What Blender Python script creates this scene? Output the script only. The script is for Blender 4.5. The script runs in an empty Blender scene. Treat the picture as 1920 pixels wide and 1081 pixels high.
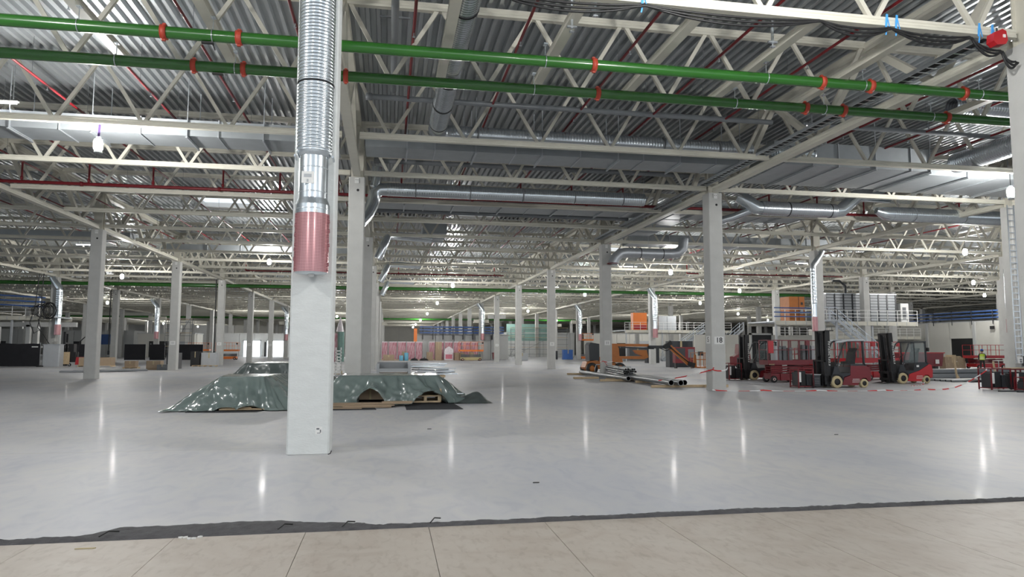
import bpy, math, random
from math import sin, cos, pi, radians, atan2, sqrt
from mathutils import Vector, Matrix
random.seed(7)
S = bpy.context.scene
COL = S.collection
D = bpy.data

# ---------------------------------------------------------------- camera, world, exposure
cam = D.cameras.new('camera'); cam.sensor_fit = 'HORIZONTAL'; cam.sensor_width = 36
cam.lens = 1296.26 / 1920 * 36; cam.clip_end = 600
camo = D.objects.new('camera', cam); COL.objects.link(camo)
_P, _Y, _R = .085487, .177452, .0019756
_f = Vector((sin(_Y)*cos(_P), cos(_Y)*cos(_P), sin(_P)))
_r0 = Vector((cos(_Y), -sin(_Y), 0)); _u0 = _r0.cross(_f)
_r = _r0*cos(_R) + _u0*sin(_R); _u = _u0*cos(_R) - _r0*sin(_R)
camo.matrix_world = Matrix(((_r.x, _u.x, -_f.x, 0), (_r.y, _u.y, -_f.y, 0), (_r.z, _u.z, -_f.z, 1.9), (0, 0, 0, 1)))
S.camera = camo
W = D.worlds.new('overcast_sky'); S.world = W; W.use_nodes = True
W.node_tree.nodes['Background'].inputs[0].default_value = (.86, .93, 1, 1)
W.node_tree.nodes['Background'].inputs[1].default_value = 1.15
LAMP_L = 1500.0
TUBE_L = 14.0
S.view_settings.view_transform = 'Standard'; S.view_settings.look = 'None'
S.view_settings.gamma = 1; S.view_settings.use_curve_mapping = False
S.view_settings.exposure = 0.0
S.cycles.use_denoising = True
S.cycles.max_bounces = 6; S.cycles.diffuse_bounces = 4; S.cycles.glossy_bounces = 3
S.cycles.transmission_bounces = 4; S.cycles.transparent_max_bounces = 6
S.cycles.sample_clamp_indirect = 6
S.cycles.use_light_tree = True

# ---------------------------------------------------------------- materials
def nodes(m):
    m.use_nodes = True
    return m.node_tree.nodes, m.node_tree.links, m.node_tree.nodes['Principled BSDF']
def mat(name, c, rough=.5, metal=0, var=.12, scale=3, bump=0, bscale=30, emit=0, coat=0, alpha=1, stretch=None):
    m = D.materials.new(name); N, L, b = nodes(m)
    b.inputs['Roughness'].default_value = rough; b.inputs['Metallic'].default_value = metal
    b.inputs['Base Color'].default_value = (*c, 1)
    if coat: b.inputs['Coat Weight'].default_value = coat; b.inputs['Coat Roughness'].default_value = .1
    if alpha < 1: b.inputs['Alpha'].default_value = alpha
    if emit:
        b.inputs['Emission Color'].default_value = (*c, 1); b.inputs['Emission Strength'].default_value = emit
    if var or bump:
        tc = N.new('ShaderNodeTexCoord'); mp = N.new('ShaderNodeMapping'); L.new(tc.outputs['Object'], mp.inputs[0])
        if stretch: mp.inputs['Scale'].default_value = stretch
        nz = N.new('ShaderNodeTexNoise'); nz.inputs['Scale'].default_value = scale; nz.inputs['Detail'].default_value = 4
        L.new(mp.outputs[0], nz.inputs['Vector'])
        if var:
            mr = N.new('ShaderNodeMapRange'); mr.inputs[3].default_value = 1-var*1.6; mr.inputs[4].default_value = 1+var*1.6
            L.new(nz.outputs[0], mr.inputs[0])
            mx = N.new('ShaderNodeVectorMath'); mx.operation = 'SCALE'; mx.inputs[0].default_value = c
            L.new(mr.outputs[0], mx.inputs['Scale']); L.new(mx.outputs[0], b.inputs['Base Color'])
        if bump:
            n2 = N.new('ShaderNodeTexNoise'); n2.inputs['Scale'].default_value = bscale; n2.inputs['Detail'].default_value = 3
            L.new(mp.outputs[0], n2.inputs['Vector'])
            bp = N.new('ShaderNodeBump'); bp.inputs['Strength'].default_value = bump; bp.inputs['Distance'].default_value = .02
            L.new(n2.outputs[0], bp.inputs['Height']); L.new(bp.outputs[0], b.inputs['Normal'])
    return m
M = {}
M['cream'] = mat('cream_steel_paint', (.60, .58, .50), .45, var=.06)
M['creamw'] = mat('cream_chord_paint', (.66, .64, .55), .4, var=.05)
M['deck'] = mat('galvanised_deck', (.47, .495, .51), .36, .65, var=.13, scale=1.2, stretch=(3, .25, 1))
M['concrete'] = mat('column_concrete', (.52, .52, .50), .75, var=.08, scale=2.2, bump=.25, bscale=25)
M['concrete2'] = mat('main_column_concrete', (.66, .68, .67), .7, var=.07, scale=2.5, bump=.35, bscale=18, stretch=(1, 1, 3))
M['galv'] = mat('galvanised_duct', (.62, .66, .70), .27, .85, var=.1, scale=4)
M['galvd'] = mat('galvanised_dull', (.50, .53, .56), .45, .6, var=.1, scale=2)
M['galvb'] = mat('galvanised_bright', (.72, .78, .82), .22, .9, var=.08, scale=5)
M['duct'] = mat('sheet_duct', (.38, .41, .43), .45, .5, var=.08, scale=2.5)
M['green'] = mat('green_pipe_paint', (.02, .125, .012), .25, var=.05, coat=.6)
M['redp'] = mat('red_pipe_paint', (.17, .008, .013), .4, var=.08)
M['red'] = mat('red_machine_paint', (.16, .008, .014), .35, var=.08, coat=.3)
M['redb'] = mat('bright_red_paint', (.45, .012, .018), .35, var=.06, coat=.3)
M['redc'] = mat('red_coupling', (.42, .05, .025), .5, var=.1)
M['black'] = mat('black_rubber', (.012, .012, .013), .5, var=.1)
M['dark'] = mat('dark_grey_paint', (.03, .033, .038), .42, var=.1)
M['mid'] = mat('mid_grey', (.16, .17, .18), .5, var=.1)
M['white'] = mat('white_matt', (.78, .78, .76), .55, var=.03)
M['grey'] = mat('light_grey', (.45, .47, .49), .5, var=.06)
M['greypipe'] = mat('grey_plastic_pipe', (.22, .235, .25), .32, .1, var=.08)
M['steelpipe'] = mat('steel_pipe', (.30, .31, .32), .4, .4, var=.1)
M['tyre'] = mat('cream_tyre', (.50, .42, .25), .7, var=.12)
M['orange'] = mat('orange_paint', (.50, .17, .035), .45, var=.12)
M['orangeb'] = mat('bright_orange_paint', (.85, .22, .035), .45, var=.06)
M['sand'] = mat('sand_paint', (.55, .47, .24), .5, var=.08)
M['blue'] = mat('blue_tray_paint', (.03, .09, .28), .4, var=.08)
M['ribbon'] = mat('blue_ribbon', (.08, .38, .85), .4, var=.05)
M['card'] = mat('cardboard', (.38, .285, .195), .8, var=.08)
M['wood'] = mat('pale_timber', (.56, .43, .27), .7, var=.15, scale=6, stretch=(1, 6, 1))
M['tarp'] = mat('green_grey_tarpaulin', (.155, .20, .19), .22, var=.05, bump=.9, bscale=4, coat=.9)
M['tarp2'] = mat('dark_tarpaulin', (.075, .092, .09), .36, var=.1, bump=.45, bscale=5, coat=.3)
M['mat'] = mat('black_mat', (.028, .030, .036), .85, var=.3, scale=14, bump=.5, bscale=50)
M['felt'] = mat('membrane_felt', (.085, .083, .088), .9, var=.35, scale=9, bump=.7, bscale=40)
M['pinkroll'] = mat('pink_insulation', (.62, .20, .26), .6, var=.12, scale=10)
M['film'] = mat('clear_film_wrap', (.75, .70, .73), .2, var=.2, scale=5, bump=.6, bscale=9)
M['wall'] = mat('wall_panel', (.60, .59, .54), .7, var=.04, scale=.7)
M['wallg'] = mat('wall_grey', (.50, .51, .50), .7, var=.05, scale=.7)
M['fabric'] = mat('black_fabric', (.014, .014, .018), .8, var=.2, scale=2, bump=.6, bscale=4)
M['skin'] = mat('skin', (.5, .3, .22), .5, var=.05)
M['vest'] = mat('hi_vis_yellow', (.55, .75, .06), .6, var=.05)
M['navy'] = mat('navy_jacket', (.02, .022, .04), .8, var=.1)
M['helmet'] = mat('blue_helmet', (.03, .10, .42), .35, var=.03)
M['greenish'] = mat('green_sheeting', (.20, .34, .30), .5, var=.1)
M['bluebin'] = mat('blue_plastic', (.04, .14, .45), .5, var=.1)
M['cyan'] = mat('pale_blue_plastic', (.15, .42, .58), .5, var=.05)
M['glow'] = mat('lamp_glow', (1, .985, .955), .5, emit=LAMP_L, var=0)
M['tube'] = mat('tube_glow', (.93, .95, 1), .5, emit=TUBE_L, var=0)
M['gloww'] = mat('daylight_opening', (.9, .96, 1), .5, emit=5, var=0)
M['purple'] = mat('purple_strap', (.16, .09, .28), .6, var=.05)
M['yellow'] = mat('yellow_beacon', (.7, .6, .05), .5, var=.05)
m = D.materials.new('cab_glass'); N, L, b = nodes(m); b.inputs['Base Color'].default_value = (.22, .27, .27, 1)
b.inputs['Roughness'].default_value = .05; b.inputs['Alpha'].default_value = .28; M['glass'] = m

# floor: polished slab with cloudy wear, faint bays of saw cuts
m = D.materials.new('polished_slab'); N, L, b = nodes(m); M['floor'] = m
tc = N.new('ShaderNodeTexCoord')
def noise(sc, det, stretch, dist=0):
    mp = N.new('ShaderNodeMapping'); mp.inputs['Scale'].default_value = stretch; L.new(tc.outputs['Object'], mp.inputs[0])
    n = N.new('ShaderNodeTexNoise'); n.inputs['Scale'].default_value = sc; n.inputs['Detail'].default_value = det
    n.inputs['Distortion'].default_value = dist; L.new(mp.outputs[0], n.inputs['Vector']); return n.outputs[0]
def ramp(src, stops):
    r = N.new('ShaderNodeValToRGB'); L.new(src, r.inputs[0]); e = r.color_ramp.elements
    e[0].position, e[0].color = stops[0][0], (*stops[0][1], 1); e[1].position, e[1].color = stops[-1][0], (*stops[-1][1], 1)
    for p, c in stops[1:-1]:
        q = e.new(p); q.color = (*c, 1)
    return r.outputs[0]
n1 = noise(.35, 5, (1, .45, 1), .4); n2 = noise(3.2, 6, (1, .5, 1), 1.2); n3 = noise(30, 3, (1, 1, 1))
c1 = ramp(n1, [(.35, (.50, .51, .54)), (.5, (.56, .56, .57)), (.68, (.60, .59, .58))])
c2 = ramp(n2, [(.3, (.88, .89, .93)), (.5, (.98, .98, .99)), (.75, (1.04, 1.03, 1.0))])
mx = N.new('ShaderNodeMix'); mx.data_type = 'RGBA'; mx.blend_type = 'MULTIPLY'; mx.inputs[0].default_value = 1
L.new(c1, mx.inputs[6]); L.new(c2, mx.inputs[7])
# saw cuts every 5.33 m
sx = N.new('ShaderNodeSeparateXYZ'); L.new(tc.outputs['Object'], sx.inputs[0])
def cut(out, off, per, w):
    a = N.new('ShaderNodeMath'); a.operation = 'SUBTRACT'; L.new(out, a.inputs[0]); a.inputs[1].default_value = off
    p = N.new('ShaderNodeMath'); p.operation = 'PINGPONG'; L.new(a.outputs[0], p.inputs[0]); p.inputs[1].default_value = per/2
    q = N.new('ShaderNodeMath'); q.operation = 'LESS_THAN'; L.new(p.outputs[0], q.inputs[0]); q.inputs[1].default_value = w
    return q.outputs[0]
ca = cut(sx.outputs[0], -9.5, 64, .006); cb = cut(sx.outputs[1], 13.9, 16, .012)
cm = N.new('ShaderNodeMath'); cm.operation = 'MAXIMUM'; L.new(ca, cm.inputs[0]); L.new(cb, cm.inputs[1])
m2 = N.new('ShaderNodeMix'); m2.data_type = 'RGBA'; L.new(cm.outputs[0], m2.inputs[0]); L.new(mx.outputs[2], m2.inputs[6])
m2.inputs[7].default_value = (.42, .41, .39, 1)
L.new(m2.outputs[2], b.inputs['Base Color'])
rr = N.new('ShaderNodeMapRange'); rr.inputs[3].default_value = .48; rr.inputs[4].default_value = .62; b.inputs['Specular IOR Level'].default_value = .3; cw_ = N.new('ShaderNodeMapRange'); cw_.inputs[1].default_value = .35; cw_.inputs[2].default_value = .7; cw_.inputs[3].default_value = .013; cw_.inputs[4].default_value = .002; L.new(n2, cw_.inputs[0]); L.new(cw_.outputs[0], b.inputs['Coat Weight']); b.inputs['Coat Roughness'].default_value = .10; L.new(n2, rr.inputs[0])
L.new(rr.outputs[0], b.inputs['Roughness'])
bp = N.new('ShaderNodeBump'); bp.inputs['Strength'].default_value = .05; bp.inputs['Distance'].default_value = .01
L.new(n3, bp.inputs['Height']); L.new(bp.outputs[0], b.inputs['Normal'])
# boards
m = D.materials.new('beige_board'); N, L, b = nodes(m); M['board'] = m
tc = N.new('ShaderNodeTexCoord')
n1 = noise(1.1, 6, (1, 1, 1), 2.5); n2 = noise(14, 4, (1, .4, 1), .5)
c1 = ramp(n1, [(.3, (.43, .375, .32)), (.5, (.47, .42, .365)), (.7, (.50, .455, .40))])
c2 = ramp(n2, [(.32, (.84, .82, .8)), (.48, (1, 1, 1)), (.75, (1.03, 1.03, 1.03))])
mx = N.new('ShaderNodeMix'); mx.data_type = 'RGBA'; mx.blend_type = 'MULTIPLY'; mx.inputs[0].default_value = .8
L.new(c1, mx.inputs[6]); L.new(c2, mx.inputs[7]); L.new(mx.outputs[2], b.inputs['Base Color']); b.inputs['Roughness'].default_value = .55
# perforated pink film
m = D.materials.new('pink_perforated'); N, L, b = nodes(m); M['pink'] = m
tc = N.new('ShaderNodeTexCoord'); sx = N.new('ShaderNodeSeparateXYZ'); L.new(tc.outputs['Object'], sx.inputs[0])
at = N.new('ShaderNodeMath'); at.operation = 'ARCTAN2'; L.new(sx.outputs[1], at.inputs[0]); L.new(sx.outputs[0], at.inputs[1])
cb_ = N.new('ShaderNodeCombineXYZ')
u = N.new('ShaderNodeMath'); u.operation = 'MULTIPLY'; u.inputs[1].default_value = 11; L.new(at.outputs[0], u.inputs[0]); L.new(u.outputs[0], cb_.inputs[0])
v = N.new('ShaderNodeMath'); v.operation = 'MULTIPLY'; v.inputs[1].default_value = 37; L.new(sx.outputs[2], v.inputs[0]); L.new(v.outputs[0], cb_.inputs[1])
vo = N.new('ShaderNodeTexVoronoi'); vo.inputs['Randomness'].default_value = 0; vo.inputs['Scale'].default_value = 1; L.new(cb_.outputs[0], vo.inputs['Vector'])
r1 = ramp(vo.outputs[0], [(.24, (.20, .07, .08)), (.38, (.58, .29, .30))])
L.new(r1, b.inputs['Base Color']); b.inputs['Roughness'].default_value = .25; b.inputs['Metallic'].default_value = .35; b.inputs['Coat Weight'].default_value = .5
# barrier tape
m = D.materials.new('red_white_tape'); N, L, b = nodes(m); M['tape'] = m
tc = N.new('ShaderNodeTexCoord'); wv = N.new('ShaderNodeTexWave'); wv.inputs['Scale'].default_value = .75; wv.bands_direction = 'DIAGONAL'
L.new(tc.outputs['Object'], wv.inputs['Vector'])
r1 = ramp(wv.outputs[1], [(.49, (.6, .03, .03)), (.51, (.8, .8, .8))]); L.new(r1, b.inputs['Base Color'])
# rolls, striped pink (batts packed in film)
m = D.materials.new('wrapped_pink_batts'); N, L, b = nodes(m); M['batts'] = m
tc = N.new('ShaderNodeTexCoord'); n1 = noise(9, 4, (1.6, 1, .12), .6)
c1 = ramp(n1, [(.36, (.34, .09, .13)), (.5, (.48, .23, .27)), (.66, (.60, .46, .48))]); L.new(c1, b.inputs['Base Color'])
b.inputs['Roughness'].default_value = .25

# ---------------------------------------------------------------- mesh helpers
class MB:
    def __init__(s): s.v = []; s.f = []; s.sm = []
    def add(s, vs, fs, sm=False):
        o = len(s.v); s.v += [tuple(v) for v in vs]
        for f in fs: s.f.append([o+i for i in f]); s.sm.append(sm)
        return s
    def box(s, c, d, rz=0, ry=0, rx=0):
        a, b, e = d[0]/2, d[1]/2, d[2]/2
        vs = [Vector((x, y, z)) for z in (-e, e) for x, y in ((-a, -b), (a, -b), (a, b), (-a, b))]
        if rz or ry or rx:
            R = Matrix.Rotation(rz, 3, 'Z') @ Matrix.Rotation(ry, 3, 'Y') @ Matrix.Rotation(rx, 3, 'X'); vs = [R@v for v in vs]
        return s.add([v+Vector(c) for v in vs], [(3, 2, 1, 0), (4, 5, 6, 7), (0, 1, 5, 4), (1, 2, 6, 5), (2, 3, 7, 6), (3, 0, 4, 7)])
    def bx(s, x0, x1, y0, y1, z0, z1): return s.box(((x0+x1)/2, (y0+y1)/2, (z0+z1)/2), (abs(x1-x0), abs(y1-y0), abs(z1-z0)))
    def bev(s, c, d, r=.03):
        # box with chamfered vertical edges
        a, b, e = d[0]/2, d[1]/2, d[2]/2
        P = [(-a+r, -b), (a-r, -b), (a, -b+r), (a, b-r), (a-r, b), (-a+r, b), (-a, b-r), (-a, -b+r)]
        return s.prism([(c[0]+x, c[1]+y) for x, y in P], c[2]-e, c[2]+e, 'z')
    def bar(s, p, q, w, h=None, up=(0, 0, 1)):
        p = Vector(p); q = Vector(q); h = h or w; d = (q-p).normalized(); up = Vector(up)
        if abs(d.dot(up)) > .98: up = Vector((0, 1, 0))
        a = d.cross(up).normalized(); b = a.cross(d)
        vs = []
        for o in (p, q):
            for i, j in ((-1, -1), (1, -1), (1, 1), (-1, 1)): vs.append(o + a*i*w/2 + b*j*h/2)
        return s.add(vs, [(0, 1, 2, 3), (7, 6, 5, 4), (4, 5, 1, 0), (5, 6, 2, 1), (6, 7, 3, 2), (7, 4, 0, 3)])
    def tube(s, pts, r, n=8, caps=True, closed=False):
        pts = [Vector(p) for p in pts]; rs = r if isinstance(r, (list, tuple)) else [r]*len(pts)
        m = len(pts); vs = []; prev = None
        for i, p in enumerate(pts):
            if closed: t = (pts[(i+1) % m]-pts[i-1]).normalized()
            else: t = (pts[min(i+1, m-1)]-pts[max(i-1, 0)]).normalized()
            if prev is None:
                a = t.cross(Vector((0, 0, 1)));
                if a.length < .05: a = t.cross(Vector((1, 0, 0)))
                a.normalize()
            else:
                a = (prev - t*prev.dot(t));
                if a.length < 1e-4: a = t.cross(Vector((1, 0, 0)))
                a.normalize()
            prev = a; b = t.cross(a)
            for k in range(n): vs.append(p + (a*cos(2*pi*k/n) + b*sin(2*pi*k/n))*rs[i])
        fs = []
        for i in range(m if closed else m-1):
            for k in range(n):
                j = (i+1) % m
                fs.append((i*n+k, i*n+(k+1) % n, j*n+(k+1) % n, j*n+k))
        s.add(vs, fs, True)
        if caps and not closed:
            s.add(vs[:n], [tuple(range(n))[::-1]]); s.add(vs[-n:], [tuple(range(n))])
        return s
    def cyl(s, p, q, r, n=16, r2=None): return s.tube([p, q], [r, r if r2 is None else r2], n)
    def prism(s, P, a, b, ax='y'):
        # polygon P of 2-D points extruded from a to b along ax
        f = {'y': lambda u, w, t: (u, t, w), 'x': lambda u, w, t: (t, u, w), 'z': lambda u, w, t: (u, w, t)}[ax]
        n = len(P); vs = [f(u, w, a) for u, w in P] + [f(u, w, b) for u, w in P]
        return s.add(vs, [tuple(range(n)), tuple(range(2*n-1, n-1, -1))] + [(i, i+n, (i+1) % n+n, (i+1) % n) for i in range(n)])
    def lathe(s, prof, n=24, c=(0, 0, 0), ax='z'):
        # prof: (r, t) along the axis
        vs = []
        for r, t in prof:
            for k in range(n):
                a = 2*pi*k/n; u, w = r*cos(a), r*sin(a)
                p = {'z': (u, w, t), 'x': (t, u, w), 'y': (u, t, w)}[ax]
                vs.append((p[0]+c[0], p[1]+c[1], p[2]+c[2]))
        fs = [(i*n+k, i*n+(k+1) % n, (i+1)*n+(k+1) % n, (i+1)*n+k) for i in range(len(prof)-1) for k in range(n)]
        return s.add(vs, fs, True)
    def mesh(s, name, m):
        me = D.meshes.new(name); me.from_pydata(s.v, [], s.f); me.update()
        import bmesh
        bm = bmesh.new(); bm.from_mesh(me); bmesh.ops.recalc_face_normals(bm, faces=bm.faces); bm.to_mesh(me); bm.free()
        me.polygons.foreach_set('use_smooth', s.sm)
        if m: me.materials.append(M[m] if isinstance(m, str) else m)
        return me
    def build(s, name, m, parent=None, loc=None, label=None, kind=None):
        return link(name, s.mesh(name, m), parent, loc, label, kind)
def link(name, me, parent=None, loc=None, label=None, kind=None):
    o = D.objects.new(name, me); COL.objects.link(o)
    if parent: o.parent = parent
    if loc is not None: o.location = loc
    if label: o['label'] = label
    if kind: o['kind'] = kind
    return o
def tag(o, label, cat, group=None, kind=None):
    o['label'] = label; o['category'] = cat
    if group: o['group'] = group
    if kind: o['kind'] = kind
    return o
def thing(name, label, cat, loc=(0, 0, 0), rz=0, group=None):
    o = D.objects.new(name, None); o.empty_display_size = .2; COL.objects.link(o)
    o.location = loc; o.rotation_euler = (0, 0, rz)
    return tag(o, label, cat, group)
def dup(root, loc, rz=None, label=None, group=None):
    r = root.copy(); COL.objects.link(r); r.location = loc
    if rz is not None: r.rotation_euler = (0, 0, rz)
    if label: r['label'] = label
    if group: r['group'] = group
    for ch in root.children:
        c = ch.copy(); COL.objects.link(c); c.parent = r
        for g in ch.children:
            d = g.copy(); COL.objects.link(d); d.parent = c
    return r
ORD = ['first', 'second', 'third', 'fourth', 'fifth', 'sixth', 'seventh', 'eighth', 'ninth', 'tenth', 'eleventh', 'twelfth',
       'thirteenth', 'fourteenth', 'fifteenth', 'sixteenth', 'seventeenth', 'eighteenth', 'nineteenth', 'twentieth'] + ['twenty-'+w for w in ('first', 'second', 'third', 'fourth', 'fifth', 'sixth', 'seventh', 'eighth', 'ninth')] + ['thirtieth', 'thirty-first', 'thirty-second', 'thirty-third']
X0, Y0, B = -1.37, 13.33, 16.0
G3 = B/3
XL, XR, YN, YF = -130.0, 140.0, -14.0, 250.0
ZB, ZT = 9.0, 11.42          # truss bottom and top

def vis(x, y, m=3):
    return -0.53*y - m < x < 1.09*y + m

# ---------------------------------------------------------------- setting
f_ = MB().bx(XL, XR, -30, YF, -.3, 0).build('floor', 'floor', kind='structure')

# corrugated deck
SKY = {}   # strip index -> list of (x0, x1) openings; strip k spans Y0+G3*k .. +G3
def skyl(x, y): SKY.setdefault(int((y-Y0)//G3), []).append((x-1.6, x+1.6))
SKYL = [(-10.9, 47.5), (6.4, 50.5), (21.5, 64.5), (-44, 95), (24, 112), (-8, 118), (-60, 130), (70, 140)]
for x, y in SKYL: skyl(x, y)
PR = [(0, .0), (.05, .0), (.085, .13), (.225, .13), (.26, .0), (.31, .0)]
def deck_mesh(x0, x1):
    mb = MB(); n = int(round((x1-x0)/.31)); pts = []
    for i in range(n):
        for (a, z) in PR[:-1]: pts.append((x0+i*.31+a, z))
    pts.append((x0+n*.31, 0)); vs = []
    for a, z in pts: vs += [(a, 0, z), (a, G3+.01, z)]
    mb.add(vs, [(2*i, 2*i+2, 2*i+3, 2*i+1) for i in range(len(pts)-1)])
    return mb.mesh('deck_sheet', 'deck')
ceil = D.objects.new('ceiling', None); COL.objects.link(ceil); ceil['kind'] = 'structure'
cache = {}
k = -5
while Y0+G3*k < YF:
    y = Y0+G3*k; a = XL
    for (s0, s1) in sorted(SKY.get(k, [])) + [(XR, None)]:
        n = max(1, int((s0-a)/.31)); key = round(n)
        if key not in cache: cache[key] = deck_mesh(0, n*.31)
        link('deck_sheet', cache[key], ceil, (a, y, 11.52))
        if s1 is None: break
        a2 = a+n*.31; s1 = a2+10*.31+.2
        # upstand round the opening
        MB().bx(a2-.02, a2+.04, y+.9, y+4.4, 11.5, 11.8).bx(s1-.04, s1+.02, y+.9, y+4.4, 11.5, 11.8).bx(a2, s1, y+.86, y+.92, 11.5, 11.8).bx(a2, s1, y+4.38, y+4.44, 11.5, 11.8)\
            .bx(a2, s1, y, y+.9, 11.5, 11.66).bx(a2, s1, y+4.4, y+G3, 11.5, 11.66).build('skylight_upstand', 'white', ceil)
        a = s1
    k += 1
# roof build-up above the deck so no daylight leaks at the joints
mb = MB()
k = -5
while Y0+G3*k < YF:
    y = Y0+G3*k; a = XL
    for (s0, s1) in sorted(SKY.get(k, [])):
        mb.bx(a, s0-.4, y, y+G3, 11.68, 11.72); a = s1+.4
    mb.bx(a, XR, y, y+G3, 11.68, 11.72); k += 1
mb.build('roof_board', 'grey', ceil)

wf = MB().bx(XL, XR, YF, YF+.3, 0, 12).build('wall_far', 'wallg', kind='structure')
wl = MB().bx(XL-.3, XL, 100, YF, 0, 12).build('wall_left', 'wallg', kind='structure')
wr = MB().bx(XR, XR+.3, 60, YF, 0, 12).build('wall_right', 'wallg', kind='structure')
# wall panel joints (pieces) on the far wall
for i in range(22):
    MB().bx(-60+8*i, -60+8*i+7.9, YF-.06, YF, 0, 11).build('wall_panel', 'wall' if i % 3 else 'wallg', wf)

# ---------------------------------------------------------------- columns
def column_parts(cw=.655):
    sh = MB().bev((0, 0, ZB/2-.01), (cw, cw, ZB-.03), .03)
    st = MB().box((0, 0, 10.2), (.34, .30, 2.4)).box((0, -.16, 10.2), (.5, .03, 2.4)).box((0, .16, 10.2), (.5, .03, 2.4))
    br = MB().box((0, -cw/2-.012, 8.82), (.17, .024, .22)); bo = MB().cyl((-.04, -cw/2-.04, 8.85), (-.04, -cw/2, 8.85), .015, 8).cyl((.04, -cw/2-.04, 8.85), (.04, -cw/2, 8.85), .015, 8)
    ho = MB().cyl((.05, -cw/2-.008, 8.42), (.05, -cw/2, 8.42), .055, 14)
    return [('shaft', sh.mesh('shaft', 'concrete')), ('steel_post', st.mesh('steel_post', 'cream')), ('bracket', br.mesh('bracket', 'white')),
            ('bolt', bo.mesh('bolt', 'mid')), ('cast_hole', ho.mesh('cast_hole', 'black'))]
cparts = column_parts()
big = column_parts(.74)
whole = MB().bev((0, 0, ZB/2-.01), (.655, .655, ZB-.03), .03).mesh('concrete_column', 'concrete')
def rowname(i):
    if i == 0: return 'in the row with the pink ducted column'
    w = ['one row', 'two rows', 'three rows', 'four rows', 'five rows', 'six rows', 'seven rows', 'eight rows', 'nine rows'][min(abs(i), 9)-1]
    return '%s %s of the pink ducted column' % (w, 'right' if i > 0 else 'left')
COLX = {(1, 0): .1, (2, 1): .1, (3, 2): .15}
def colpos(i, j): return (X0+B*i+COLX.get((i, j), 0), Y0+B*j)
COLS = {}
for j in range(0, 15):
    for i in range(-7, 9):
        x, y = colpos(i, j)
        if not vis(x, y, 2) and (i, j) != (1, 0): continue
        if (i, j) == (0, 0):
            o = thing('concrete_column', 'pale concrete column nearest the camera carrying a large spiral duct', 'column', (x, y, 0), group='concrete columns')
            for n, me in big:
                c = link(n, me, o)
                if n == 'shaft': c.data = me.copy(); c.data.materials[0] = M['concrete2']
        elif j <= 5:
            if (i, j) == (1, 0): lb = 'grey concrete column cut by the right edge with a white lamp beside it'
            elif (i, j) == (1, 1): lb = 'grey concrete column with the number 18 sign and barrier tape round its foot'
            else: lb = 'grey concrete column, %s back, %s' % (ORD[j], rowname(i))
            o = thing('concrete_column', lb, 'column', (x, y, 0), group='concrete columns')
            for n, me in cparts: link(n, me, o)
        else:
            o = link('concrete_column', whole, None, (x, y, 0))
            tag(o, 'grey concrete column far back, %s back, %s' % (ORD[j], rowname(i)), 'column', 'far concrete columns')
        COLS[(i, j)] = o

# ---------------------------------------------------------------- trusses
def hat(mb, p0, p1, ax, w, z0, z1):
    # lipped channel with a shallow groove, along x or y
    P = [(-w/2, z0), (w/2, z0), (w/2, z0+(z1-z0)*.3), (w/2-.02, z0+(z1-z0)*.42), (w/2-.02, z0+(z1-z0)*.62), (w/2, z0+(z1-z0)*.72), (w/2, z1),
         (-w/2, z1), (-w/2, z0+(z1-z0)*.72), (-w/2+.02, z0+(z1-z0)*.62), (-w/2+.02, z0+(z1-z0)*.42), (-w/2, z0+(z1-z0)*.3)]
    return mb.prism(P, p0, p1, ax)
P3 = B/6
def diags():
    out = []
    for n in range(7):
        xt = n*P3
        for s in (-1, 1):
            xb = xt+s*P3/2
            if 0 < xb < B: out.append(((xt + s*.07 if 0 < n < 6 else xt+s*.2, 0, ZT-.14), (xb-s*.07, 0, ZB+.3)))
    return out
DG = diags()
bot = hat(MB(), .30, B-.30, 'x', .17, ZB+.12, ZB+.32).mesh('bottom_chord', 'creamw')
top = hat(MB(), .1, B-.1, 'x', .17, ZT-.2, ZT+.02).mesh('top_chord', 'cream')
dgm = [MB().bar(a, b, .095, .11).mesh('diagonal', 'cream') for a, b in DG]
tw = MB(); hat(tw, .30, B-.30, 'x', .17, ZB+.12, ZB+.32); hat(tw, .1, B-.1, 'x', .17, ZT-.2, ZT+.02)
for a, b in DG: tw.bar(a, b, .095, .11)
twm = tw.mesh('roof_truss', 'cream')
def bayname(i):
    if i == 0: return 'first bay right of the pink ducted column'
    if i == -1: return 'first bay left of the pink ducted column'
    return '%s bay %s of the pink ducted column' % (ORD[i if i > 0 else -i-1], 'right' if i > 0 else 'left')
cnt = 0; far = MB()
for k in range(0, 45):
    y = Y0+G3*k
    for i in range(-8, 9):
        x = X0+B*i
        if not (vis(x, y, 1) or vis(x+B, y, 1) or vis(x+8, y, 1)) or y > YF-4 or x+B > XR or x < XL: continue
        lk = 'line %s' % (ORD[k] if k < 20 else 'far')
        if k <= 6:
            o = thing('roof_truss', 'cream roof truss, %s cross line, %s' % (ORD[k], bayname(i)), 'truss', (x, y, 0), group='cream roof trusses')
            link('bottom_chord', bot, o); link('top_chord', top, o)
            for me in dgm: link('diagonal', me, o)
            cnt += 1
        elif cnt < 300:
            o = link('roof_truss', twm, None, (x, y, 0)); cnt += 1
            tag(o, 'cream roof truss, %s cross line, %s' % (ORD[k], bayname(i)), 'truss', 'distant cream roof trusses')
        else:
            off = len(far.v); far.v += [(v[0]+x, v[1]+y, v[2]) for v in tw.v]; far.f += [[q+off for q in f] for f in tw.f]; far.sm += tw.sm
o = far.build('far_roof_trusses', 'cream', kind='stuff'); tag(o, 'mass of cream roof trusses at the far end of the hall', 'trusses', kind='stuff')
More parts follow.
